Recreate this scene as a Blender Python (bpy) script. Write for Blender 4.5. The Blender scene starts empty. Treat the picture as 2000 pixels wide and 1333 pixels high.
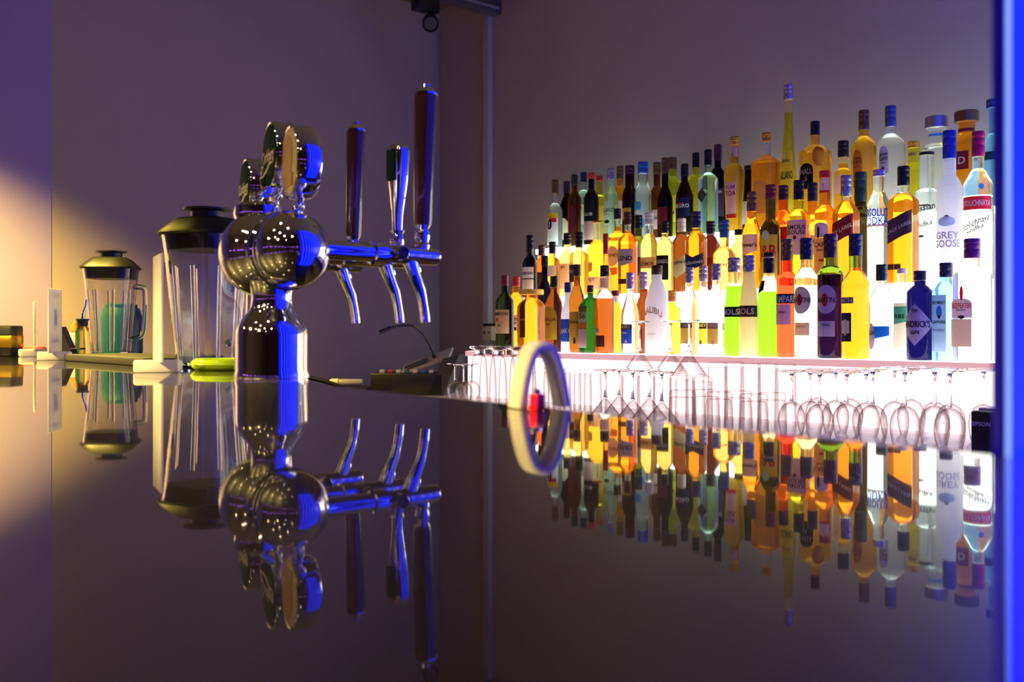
import bpy, bmesh, math, random
from mathutils import Vector, Matrix

random.seed(7)
scene = bpy.context.scene
COL = scene.collection
PI = math.pi

# ------------------------------------------------------------------ camera
cam_d = bpy.data.cameras.new('camera')
cam = bpy.data.objects.new('camera', cam_d)
COL.objects.link(cam)
cam.location = (0.0, 0.0, 0.074)
cam.rotation_euler = (PI / 2, 0, -math.radians(40.5))
cam_d.sensor_width = 36.0
cam_d.lens = 1930.0 / 2000.0 * 36.0
cam_d.shift_y = -0.00825
cam_d.clip_start = 0.02
cam_d.dof.use_dof = True
cam_d.dof.focus_distance = 2.75
cam_d.dof.aperture_fstop = 5.0
scene.camera = cam

# ------------------------------------------------------------------ world, exposure
world = bpy.data.worlds.new('night')
scene.world = world
world.use_nodes = True
world.node_tree.nodes['Background'].inputs[0].default_value = (0.03, 0.02, 0.04, 1)
world.node_tree.nodes['Background'].inputs[1].default_value = 0.2
scene.view_settings.view_transform = 'Standard'
scene.view_settings.look = 'None'
scene.view_settings.exposure = 0.0
scene.view_settings.gamma = 1.0
scene.view_settings.use_curve_mapping = False
cy = scene.cycles
cy.max_bounces = 12
cy.diffuse_bounces = 3
cy.glossy_bounces = 5
cy.transmission_bounces = 11
cy.transparent_max_bounces = 40
cy.sample_clamp_indirect = 5.0
cy.use_denoising = True
cy.use_adaptive_sampling = True
cy.adaptive_threshold = 0.03

# ------------------------------------------------------------------ lamps of the room
def lamp(name, kind, loc, power, color, rot=None, **kw):
    d = bpy.data.lights.new(name, kind)
    d.energy = power
    d.color = color
    for k, v in kw.items():
        setattr(d, k, v)
    o = bpy.data.objects.new(name, d)
    COL.objects.link(o)
    o.location = loc
    if rot: o.rotation_euler = rot
    return o

# warm pendant over the far customer end, just out of frame to the left
lamp('warm_pendant_light', 'SPOT', (0.45, 3.42, 1.32), 640, (1.0, 0.72, 0.10), spot_size=math.radians(114), spot_blend=0.62, shadow_soft_size=0.05)
# warm shaded pendants hanging along the customer side, out of frame to the left
for (x, y) in ((-.50, 1.02), (-.50, 1.80), (-.40, 2.55)):
    lamp('warm_pendant_light', 'SPOT', (x, y, .80), 190, (1.0, 0.70, 0.20), spot_size=math.radians(132), spot_blend=0.25, shadow_soft_size=0.03)
# warm ceiling downlights of the bar
DOWN = [(-0.9, 0.2), (-0.75, 1.0), (-0.6, 1.8), (-0.2, -0.4), (0.15, 0.9), (0.2, 1.7), (-1.8, 1.2), (-1.6, -0.8), (-2.4, 2.2), (1.6, -1.4)]
for (x, y) in DOWN:
    lamp('ceiling_downlight', 'SPOT', (x, y, 1.70), 7.5, (1.0, 0.66, 0.45), spot_size=math.radians(150), spot_blend=0.6, shadow_soft_size=0.035)

# ------------------------------------------------------------------ materials
MATS = {}
def new_mat(name):
    m = bpy.data.materials.new(name)
    m.use_nodes = True
    nt = m.node_tree
    return m, nt, nt.nodes['Principled BSDF']

def pbr(name, col, rough=0.5, metal=0.0, spec=0.5, noise=0.0, nscale=40.0, bump=0.0, coat=0.0, ior=None):
    if name in MATS: return MATS[name]
    m, nt, b = new_mat(name)
    b.inputs['Base Color'].default_value = (*col, 1)
    b.inputs['Roughness'].default_value = rough
    b.inputs['Metallic'].default_value = metal
    b.inputs['Specular IOR Level'].default_value = spec
    b.inputs['Coat Weight'].default_value = coat
    if ior: b.inputs['IOR'].default_value = ior
    if noise or bump:
        tc = nt.nodes.new('ShaderNodeTexCoord')
        n = nt.nodes.new('ShaderNodeTexNoise')
        n.inputs['Scale'].default_value = nscale
        n.inputs['Detail'].default_value = 6
        nt.links.new(tc.outputs['Object'], n.inputs['Vector'])
        if noise:
            mx = nt.nodes.new('ShaderNodeMix'); mx.data_type = 'RGBA'
            mx.inputs[6].default_value = (*[c * (1 - noise) for c in col], 1)
            mx.inputs[7].default_value = (*[min(1, c * (1 + noise)) for c in col], 1)
            nt.links.new(n.outputs['Fac'], mx.inputs[0])
            nt.links.new(mx.outputs[2], b.inputs['Base Color'])
        if bump:
            bp = nt.nodes.new('ShaderNodeBump')
            bp.inputs['Strength'].default_value = bump
            bp.inputs['Distance'].default_value = 0.002
            nt.links.new(n.outputs['Fac'], bp.inputs['Height'])
            nt.links.new(bp.outputs[0], b.inputs['Normal'])
    MATS[name] = m
    return m

def emit(name, col, strength):
    if name in MATS: return MATS[name]
    m, nt, b = new_mat(name)
    b.inputs['Base Color'].default_value = (*[min(1, c) * .12 for c in col], 1)
    b.inputs['Roughness'].default_value = 0.3
    b.inputs['Emission Color'].default_value = (*col, 1)
    b.inputs['Emission Strength'].default_value = strength
    MATS[name] = m
    return m

def glass(name, col, rough=0.0, ior=1.33):
    if name in MATS: return MATS[name]
    m, nt, b = new_mat(name)
    b.inputs['Base Color'].default_value = (*col, 1)
    b.inputs['Roughness'].default_value = rough
    b.inputs['IOR'].default_value = ior
    b.inputs['Transmission Weight'].default_value = 1.0
    MATS[name] = m
    return m

def liquor(name, col, scatter):
    # filled bottle: clear refraction plus a diffuse share imitating glow refracted from the shelf
    if name in MATS: return MATS[name]
    m = glass(name, col, 0.03)
    nt = m.node_tree; b = nt.nodes['Principled BSDF']
    t = nt.nodes.new('ShaderNodeBsdfTranslucent'); d = nt.nodes.new('ShaderNodeBsdfDiffuse')
    for q in (t, d): q.inputs['Color'].default_value = (*[c ** .7 for c in col], 1)
    m1 = nt.nodes.new('ShaderNodeMixShader'); m1.inputs[0].default_value = .35
    nt.links.new(t.outputs[0], m1.inputs[1]); nt.links.new(d.outputs[0], m1.inputs[2])
    m2 = nt.nodes.new('ShaderNodeMixShader'); m2.inputs[0].default_value = scatter
    nt.links.new(b.outputs[0], m2.inputs[1]); nt.links.new(m1.outputs[0], m2.inputs[2])
    nt.links.new(m2.outputs[0], nt.nodes['Material Output'].inputs['Surface'])
    return m

def thin_glass(name, face, edge):
    # thin-walled drinking glass: see-through, darker where the wall is seen lengthwise, Fresnel gloss
    if name in MATS: return MATS[name]
    m, nt, b = new_mat(name)
    nt.nodes.remove(b)
    lw = nt.nodes.new('ShaderNodeLayerWeight'); lw.inputs['Blend'].default_value = .5
    mx = nt.nodes.new('ShaderNodeMix'); mx.data_type = 'RGBA'
    mx.inputs[6].default_value = (*face, 1); mx.inputs[7].default_value = (*edge, 1)
    pw = nt.nodes.new('ShaderNodeMath'); pw.operation = 'POWER'; pw.inputs[1].default_value = 3.0
    nt.links.new(lw.outputs['Facing'], pw.inputs[0]); nt.links.new(pw.outputs[0], mx.inputs[0])
    tr = nt.nodes.new('ShaderNodeBsdfTransparent'); nt.links.new(mx.outputs[2], tr.inputs['Color'])
    gl = nt.nodes.new('ShaderNodeBsdfGlossy'); gl.inputs['Roughness'].default_value = .02
    fr = nt.nodes.new('ShaderNodeFresnel'); fr.inputs['IOR'].default_value = 1.4
    ms = nt.nodes.new('ShaderNodeMixShader')
    ml = nt.nodes.new('ShaderNodeMath'); ml.operation = 'MULTIPLY'; ml.inputs[1].default_value = .22
    nt.links.new(fr.outputs[0], ml.inputs[0]); nt.links.new(ml.outputs[0], ms.inputs[0]); nt.links.new(tr.outputs[0], ms.inputs[1]); nt.links.new(gl.outputs[0], ms.inputs[2])
    nt.links.new(ms.outputs[0], nt.nodes['Material Output'].inputs['Surface'])
    MATS[name] = m
    return m

def paper(name, col, trans=0.4, rough=0.6):
    """thin sheet or milky glass: reflects and lets some light through"""
    if name in MATS: return MATS[name]
    m, nt, b = new_mat(name)
    b.inputs['Base Color'].default_value = (*col, 1)
    b.inputs['Roughness'].default_value = rough
    b.inputs['Specular IOR Level'].default_value = 0.2
    t = nt.nodes.new('ShaderNodeBsdfTranslucent')
    t.inputs['Color'].default_value = (*col, 1)
    mx = nt.nodes.new('ShaderNodeMixShader')
    mx.inputs[0].default_value = trans
    nt.links.new(b.outputs[0], mx.inputs[1])
    nt.links.new(t.outputs[0], mx.inputs[2])
    nt.links.new(mx.outputs[0], nt.nodes['Material Output'].inputs['Surface'])
    MATS[name] = m
    return m

PAL = dict(white=(.86,.84,.84), cream=(.85,.70,.50), ivory=(.80,.72,.58), yellow=(.85,.62,.03), red=(.60,.02,.02), ink=(.010,.009,.016),
    maroon=(.18,.015,.03), blush=(.70,.42,.44), gold=(.75,.42,.05), gold2=(.85,.50,.06), sky=(.05,.38,.80), sky2=(.05,.35,.75), navy=(.012,.016,.07), lemon=(.85,.78,.05),
    lemon2=(.90,.72,.02), coal=(.05,.045,.05), dusk=(.05,.03,.07), dusk2=(.22,.18,.30), lilac=(.55,.46,.66), lilac2=(.55,.52,.68), violet=(.20,.08,.40), honey=(.75,.42,.10),
    black=(.006,.006,.010), grey=(.42,.40,.44), bronze=(.26,.15,.06), pewter=(.45,.42,.48), steelblue=(.12,.17,.42), amber=(.60,.24,.03),
    peach=(.85,.55,.38), orange=(.85,.22,.02), orange2=(.70,.22,.04), umber=(.07,.022,.012), crimson=(.42,.008,.02), crimson2=(.40,.006,.09), sage=(.52,.55,.36),
    mustard=(.68,.46,.04), mustard2=(.85,.55,.03), denim=(.02,.10,.28), plum=(.055,.012,.045), pine=(.010,.05,.035), blue=(.01,.14,.60), ultra=(.01,.06,.85), ultra2=(.01,.03,.38),
    ultra3=(.03,.09,.55), ultra4=(.01,.18,.62), scarlet=(.75,.02,.04), buff=(.75,.55,.26), tan=(.48,.27,.14), ice=(.62,.76,.90), apricot=(.95,.55,.08),
    seagreen=(.10,.50,.28), cream2=(.95,.85,.60), blush2=(.65,.50,.52), blush3=(.85,.55,.55), violet2=(.16,.012,.16), caramel2=(.45,.20,.03))
def cap_mat(k):
    metal = 0.75 if k in ('bronze', 'pewter', 'steelblue', 'gold', 'lilac') else 0.0
    return pbr('cap_' + k, PAL[k], 0.32, metal, 0.5)
def label_mat(k):
    return paper('paper_' + k, PAL[k], 0.16)
def print_mat(k):
    return paper('print_' + k, PAL[k], 0.3 if k in ('ultra', 'scarlet', 'red', 'white', 'cream') else .05)
GL = dict(clear=(.90,.96,.93), mint=(.62,.94,.78), frost=(.66,.95,.95), paleblue=(.30,.72,.95), amber=(.84,.30,.010), gold=(.90,.46,.022), yellow=(.74,.66,.018), pale=(.98,.66,.13),
    pale2=(1.,.86,.45), honey=(.8,.4,.05), lime2=(.58,.64,.02), lime=(.20,.72,.012), umber=(.018,.005,.003), brown=(.17,.040,.005), redbrown=(.065,.007,.004), caramel=(.26,.085,.005),
    orangebrown=(.30,.075,.006), orange=(.75,.11,.006), coral=(.95,.085,.020), ink=(.004,.003,.007), olive=(.10,.095,.007), darkolive=(.025,.018,.004), darkgreen=(.008,.012,.003),
    green=(.014,.085,.005), olivegreen=(.20,.34,.018), aubergine=(.010,.002,.015), indigo=(.004,.003,.050), sapphire=(.26,.66,.96))
def glass_mat(k):
    if k == 'milk': return paper('milk_glass', (.92,.92,.94), 0.6, 0.15)
    if k == 'cream': return paper('cream_liqueur', (.98,.86,.52), 0.6, 0.12)
    if k in ('frost',): return glass('bottle_frost', GL[k], 0.18)
    return liquor('bottle_' + k, GL[k], .10 if k in ('clear', 'mint', 'paleblue') else .20)

CHROME = pbr('chrome', (.86,.86,.88), 0.045, 1.0)
BLACKP = pbr('black_plastic', (.012,.012,.016), 0.35)
DARKP = pbr('dark_plastic', (.035,.034,.042), 0.45, noise=.2)
GLASSC = thin_glass('drinking_glass', (.99,.985,.985), (.50,.36,.36))
GLASSS = glass('stem_glass', (.97,.95,.95), 0.0, 1.45)
WALL = pbr('wall_paint', (.37,.295,.34), 0.8, 0, .2, noise=.05, nscale=3, bump=.05)
COUNTER = pbr('counter_stone', (.0035,.0025,.003), 0.42, 0, .10, noise=.3, nscale=60, ior=1.45, coat=1.0)
_cb = COUNTER.node_tree.nodes['Principled BSDF']
_cb.inputs['Coat IOR'].default_value = 1.75
_cb.inputs['Coat Roughness'].default_value = 0.022
WOOD = pbr('varnished_wood', (.085,.030,.012), 0.18, 0, .5, noise=.35, nscale=25, coat=1.0)
ACRYL = paper('white_acrylic', (.86,.84,.84), 0.25, 0.25)
LIT = emit('lit_acrylic', (1.0,.90,.92), 4.0)
LIT0 = emit('lit_acrylic_pink', (1.0,.85,.86), 1.9)
LIT2 = emit('lit_acrylic_warm', (1.0,.95,.86), 3.6)
LIT3 = emit('lit_acrylic_mint', (.80,1.0,.88), 6.5)
LITE = emit('lit_acrylic_edge', (1.0,.52,.58), 0.75)

# ------------------------------------------------------------------ mesh helpers
def mesh_obj(name, verts, faces, mat, parent=None, smooth=True, ang=38):
    me = bpy.data.meshes.new(name)
    me.from_pydata([tuple(v) for v in verts], [], faces)
    me.validate()
    bm = bmesh.new(); bm.from_mesh(me)
    bmesh.ops.recalc_face_normals(bm, faces=bm.faces)
    bm.to_mesh(me); bm.free()
    if smooth:
        for p in me.polygons: p.use_smooth = True
        me.set_sharp_from_angle(angle=math.radians(ang))
    me.materials.append(mat)
    o = bpy.data.objects.new(name, me)
    COL.objects.link(o)
    if parent: o.parent = parent
    return o

def empty(name, loc, label, cat, rotz=0, group=None):
    o = bpy.data.objects.new(name, None)
    o.empty_display_size = .05
    COL.objects.link(o)
    o.location = loc; o.rotation_euler = (0, 0, rotz)
    tag(o, label, cat, group)
    return o

def tag(o, label, cat, group=None):
    o['label'] = label; o['category'] = cat
    if group: o['group'] = group
    return o

def struct(o, label=None):
    o['kind'] = 'structure'
    if label: o['label'] = label
    return o

def lathe(prof, n=24, shape=None, close=True):
    """prof: list of (r, z); shape(phi, z) multiplies r"""
    V, Fc, rings = [], [], []
    for (r, z) in prof:
        if r < 1e-6:
            rings.append([len(V)]); V.append((0, 0, z))
        else:
            ring = []
            for i in range(n):
                a = 2 * PI * i / n
                k = shape(a, z) if shape else 1.0
                ring.append(len(V)); V.append((r * k * math.cos(a), r * k * math.sin(a), z))
            rings.append(ring)
    for a, b in zip(rings, rings[1:]):
        for i in range(n):
            j = (i + 1) % n
            if len(a) == 1 and len(b) == 1: continue
            if len(a) == 1: Fc.append((a[0], b[i], b[j]))
            elif len(b) == 1: Fc.append((a[i], a[j], b[0]))
            else: Fc.append((a[i], a[j], b[j], b[i]))
    return V, Fc

def lathe_obj(name, prof, mat, parent=None, n=24, loc=None, axis=None, shape=None, ang=38):
    V, Fc = lathe(prof, n, shape)
    if axis is not None:
        q = Vector((0, 0, 1)).rotation_difference(Vector(axis).normalized()).to_matrix()
        V = [q @ Vector(v) for v in V]
    if loc is not None:
        V = [Vector(v) + Vector(loc) for v in V]
    return mesh_obj(name, V, Fc, mat, parent, ang=ang)

def box_data(c, s, bev=0.0, rotz=0, rot=None, seg=2):
    bm = bmesh.new()
    bmesh.ops.create_cube(bm, size=1.0)
    for v in bm.verts: v.co = Vector((v.co.x * s[0], v.co.y * s[1], v.co.z * s[2]))
    if bev: bmesh.ops.bevel(bm, geom=bm.edges[:], offset=bev, segments=seg, affect='EDGES', profile=.5)
    M = Matrix.Translation(Vector(c)) @ (rot.to_4x4() if rot else Matrix.Rotation(rotz, 4, 'Z'))
    bm.transform(M)
    V = [v.co.copy() for v in bm.verts]
    Fc = [tuple(v.index for v in f.verts) for f in bm.faces]
    bm.verts.index_update()
    bm.free()
    return V, Fc

def box_obj(name, c, s, mat, parent=None, bev=0.0, rotz=0, rot=None, ang=38):
    bm = bmesh.new()
    bmesh.ops.create_cube(bm, size=1.0)
    for v in bm.verts: v.co = Vector((v.co.x * s[0], v.co.y * s[1], v.co.z * s[2]))
    if bev: bmesh.ops.bevel(bm, geom=bm.edges[:], offset=bev, segments=2, affect='EDGES', profile=.5)
    bm.transform(Matrix.Translation(Vector(c)) @ (rot.to_4x4() if rot else Matrix.Rotation(rotz, 4, 'Z')))
    me = bpy.data.meshes.new(name); bm.to_mesh(me); bm.free()
    for p in me.polygons: p.use_smooth = True
    me.set_sharp_from_angle(angle=math.radians(ang))
    me.materials.append(mat)
    o = bpy.data.objects.new(name, me); COL.objects.link(o)
    if parent: o.parent = parent
    return o

def prism_obj(name, pts, z0, z1, mat, parent=None, bev=0.0):
    n = len(pts)
    bm = bmesh.new()
    lo = [bm.verts.new((x, y, z0)) for x, y in pts]; hi = [bm.verts.new((x, y, z1)) for x, y in pts]
    bm.faces.new(lo[::-1]); bm.faces.new(hi)
    for i in range(n): bm.faces.new((lo[i], lo[(i + 1) % n], hi[(i + 1) % n], hi[i]))
    if bev: bmesh.ops.bevel(bm, geom=bm.edges[:], offset=bev, segments=2, affect='EDGES')
    bmesh.ops.recalc_face_normals(bm, faces=bm.faces)
    me = bpy.data.meshes.new(name); bm.to_mesh(me); bm.free()
    me.materials.append(mat)
    o = bpy.data.objects.new(name, me); COL.objects.link(o)
    if parent: o.parent = parent
    return o

def spline(pts, m=6):
    P = [Vector(p) for p in pts]; out = []
    P = [P[0] * 2 - P[1]] + P + [P[-1] * 2 - P[-2]]
    for i in range(1, len(P) - 2):
        for k in range(m):
            t = k / m
            a, b, c, d = P[i - 1], P[i], P[i + 1], P[i + 2]
            out.append(.5 * ((2 * b) + (c - a) * t + (2 * a - 5 * b + 4 * c - d) * t * t + (3 * b - a - 3 * c + d) * t ** 3))
    out.append(P[-2])
    return out

def tube_obj(name, pts, rad, mat, parent=None, n=12, smooth_path=True, ang=50):
    P = spline(pts) if smooth_path else [Vector(p) for p in pts]
    R = rad if callable(rad) else (lambda t: rad)
    V, Fc = [], []
    up = Vector((0, 0, 1))
    N = len(P); prev = None
    for i, p in enumerate(P):
        t = (P[min(i + 1, N - 1)] - P[max(i - 1, 0)]).normalized()
        if prev is None:
            x = t.cross(up if abs(t.z) < .95 else Vector((1, 0, 0))).normalized()
        else:
            x = (prev - t * prev.dot(t)).normalized()
        prev = x; y = t.cross(x)
        r = R(i / (N - 1))
        for k in range(n):
            a = 2 * PI * k / n
            V.append(p + x * math.cos(a) * r + y * math.sin(a) * r)
    for i in range(N - 1):
        for k in range(n):
            j = (k + 1) % n
            Fc.append((i * n + k, i * n + j, (i + 1) * n + j, (i + 1) * n + k))
    Fc.append(tuple(range(n))[::-1]); Fc.append(tuple(range((N - 1) * n, N * n)))
    return mesh_obj(name, V, Fc, mat, parent, ang=ang)

TXT = {}
def text_data(s):
    """(verts, faces) of a word: centred, cap height 1"""
    if s in TXT: return TXT[s]
    c = bpy.data.curves.new('txt', 'FONT'); c.body = s; c.size = 1.0 / .70; c.align_x = 'CENTER'; c.offset = .03; c.resolution_u = 2
    o = bpy.data.objects.new('txt', c); COL.objects.link(o)
    bpy.context.view_layer.update()
    dg = bpy.context.evaluated_depsgraph_get()
    me = bpy.data.meshes.new_from_object(o.evaluated_get(dg))
    V = [(v.co.x, v.co.y - .5) for v in me.vertices]
    Fc = [tuple(p.vertices) for p in me.polygons]
    bpy.data.objects.remove(o); bpy.data.curves.remove(c); bpy.data.meshes.remove(me)
    TXT[s] = (V, Fc)
    return TXT[s]

def flat_text(name, s, origin, right, up, height, mat, parent=None, maxw=None):
    V, Fc = text_data(s)
    w = max(v[0] for v in V) - min(v[0] for v in V)
    sx = height if not maxw or w * height <= maxw else maxw / w
    o, r, u = Vector(origin), Vector(right).normalized(), Vector(up).normalized()
    return mesh_obj(name, [o + r * (x * sx) + u * (y * height) for x, y in V], Fc, mat, parent, smooth=False)

ORD = ['first', 'second', 'third', 'fourth', 'fifth', 'sixth', 'seventh', 'eighth', 'ninth', 'tenth', 'eleventh', 'twelfth', 'thirteenth', 'fourteenth', 'fifteenth',
       'sixteenth', 'seventeenth', 'eighteenth', 'nineteenth', 'twentieth', 'twenty-first', 'twenty-second', 'twenty-third', 'twenty-fourth', 'twenty-fifth', 'twenty-sixth',
       'twenty-seventh', 'twenty-eighth', 'twenty-ninth', 'thirtieth', 'thirty-first', 'thirty-second']

# ================================================================== the room
ZF, ZC = -1.10, 1.75
def slab(name, x0, x1, y0, y1, z0, z1, mat):
    return struct(box_obj(name, ((x0 + x1) / 2, (y0 + y1) / 2, (z0 + z1) / 2), (x1 - x0, y1 - y0, z1 - z0), mat))
FLOOR = pbr('floor_boards', (.05,.035,.03), 0.35, noise=.3, nscale=8)
CEIL = pbr('ceiling_paint', (.15,.12,.07), 0.9)
slab('floor', -3.2, 3.2, -3.2, 4.35, ZF - .1, ZF, FLOOR)
slab('ceiling', -3.2, 3.2, -3.2, 4.35, ZC, ZC + .1, CEIL)
slab('wall_right', 3.05, 3.2, -3.2, 4.15, ZF, ZC, WALL)
slab('wall_far', 1.15, 3.2, 4.15, 4.35, ZF, ZC, WALL)
slab('wall_pilaster', -3.05, 1.15, 4.146, 4.35, ZF, ZC, pbr('violet_light_paint', (.32,.25,.60), .8, 0, .2, noise=.05, nscale=3, bump=.05))  # violet light on this wall section is put into its paint colour
DARKW = pbr('tan_wall_paint', (.13,.09,.04), 0.7)
slab('wall_left', -3.2, -3.05, -3.2, 4.146, ZF, ZC, DARKW)
slab('wall_near', -3.05, 3.05, -3.2, -3.05, ZF, ZC, DARKW)
# violet LED coving strips round the customer side of the room
VIO = emit('violet_led', (.42,.12,1.0), 7.0)
for i in range(7):
    o = box_obj('led_tube', (-3.035, -2.2 + i * .95, .55), (.02, .50, .025), VIO)
    tag(o, 'violet LED tube on the customer side wall, %s from the far end' % ORD[6 - i], 'LED tube', 'violet LED tubes')
for i in range(5):
    o = box_obj('led_tube', (-2.4 + i * 1.0, -3.035, .55), (.55, .02, .025), VIO)
    tag(o, 'violet LED tube on the wall behind the camera, %s from its left end' % ORD[4 - i], 'LED tube', 'violet LED tubes')

# ================================================================== bar counter
EDGE = [(.606, -1.6), (.606, .30), (.612, .50), (.660, .72), (.668, .87), (.678, 1.03), (.70, 1.25), (.785, 1.43), (.835, 1.55), (.97, 1.90), (1.02, 2.30), (1.28, 3.05), (1.36, 3.75)]
bar = empty('bar_counter', (.1, 1.0, ZF), 'long dark polished bar counter with mirror-like top', 'counter')
def rel(pts, o): return [(x - o.location.x, y - o.location.y) for x, y in pts]
prism_obj('counter_top', rel([(-.55, -1.6)] + EDGE + [(-.55, 3.75)], bar), 1.06, 1.10, COUNTER, bar)
prism_obj('counter_body', rel([(-.45, -1.5), (.50, -1.5), (.50, 1.2), (.85, 2.2), (1.20, 3.65), (-.45, 3.65)], bar), 0.0, 1.06, pbr('dark_panel', (.03,.02,.02), .4, noise=.2), bar)

# ================================================================== back bar worktop
wt = empty('back_worktop', (2.44, 2.0, ZF), 'low worktop along the wall carrying glasses and lit shelf', 'worktop')
WORK = pbr('worktop_laminate', (.72,.62,.60), 0.2, noise=.15, nscale=30)
box_obj('worktop_board', (.0, .21, .90), (1.20, 3.76, .04), WORK, wt, .004)
for i in range(5):
    box_obj('cabinet_front', (-.56, -1.28 + i * .76, .44), (.03, .74, .86), pbr('cabinet_front', (.05,.04,.045), .4), wt, .003)
ZW = -.18

# ================================================================== stepped lit shelf
sh = empty('lit_bottle_shelf', (2.74, 1.75, ZW), 'three-step glowing white shelf holding the bottles', 'shelf')
Y0, Y1 = .45, 3.14
ym, yl = (Y0 + Y1) / 2 - 1.75, Y1 - Y0
steps = [(2.440, 2.650, 0.0), (2.640, 2.830, .214), (2.820, 3.030, .428)]
for i, (xa, xb, z) in enumerate(steps):
    zt = z - ZW
    box_obj('tread', ((xa + xb) / 2 - 2.74, ym, zt - .009), (xb - xa, yl, .018), (LIT, LIT2, LIT3)[i], sh)
    box_obj('tread_edge', (xa - 2.74 - .0025, ym, zt - .010), (.005, yl, .020), LITE if i == 0 else (LIT, LIT2, LIT3)[i], sh)
    zlow = 0.0 if i == 0 else steps[i - 1][2] - ZW
    ny = 7
    for k in range(ny):
        w = yl / ny
        box_obj('light_panel', (xa + .012 - 2.74, ym - yl / 2 + w * (k + .5), (zlow + zt - .018) / 2), (.010, w - .004, zt - .018 - zlow - .001), (LIT0, LIT, LIT2)[i], sh)
box_obj('end_panel', (0.09, ym + yl / 2 + .004, .20), (.40, .008, .40), ACRYL, sh)

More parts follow.
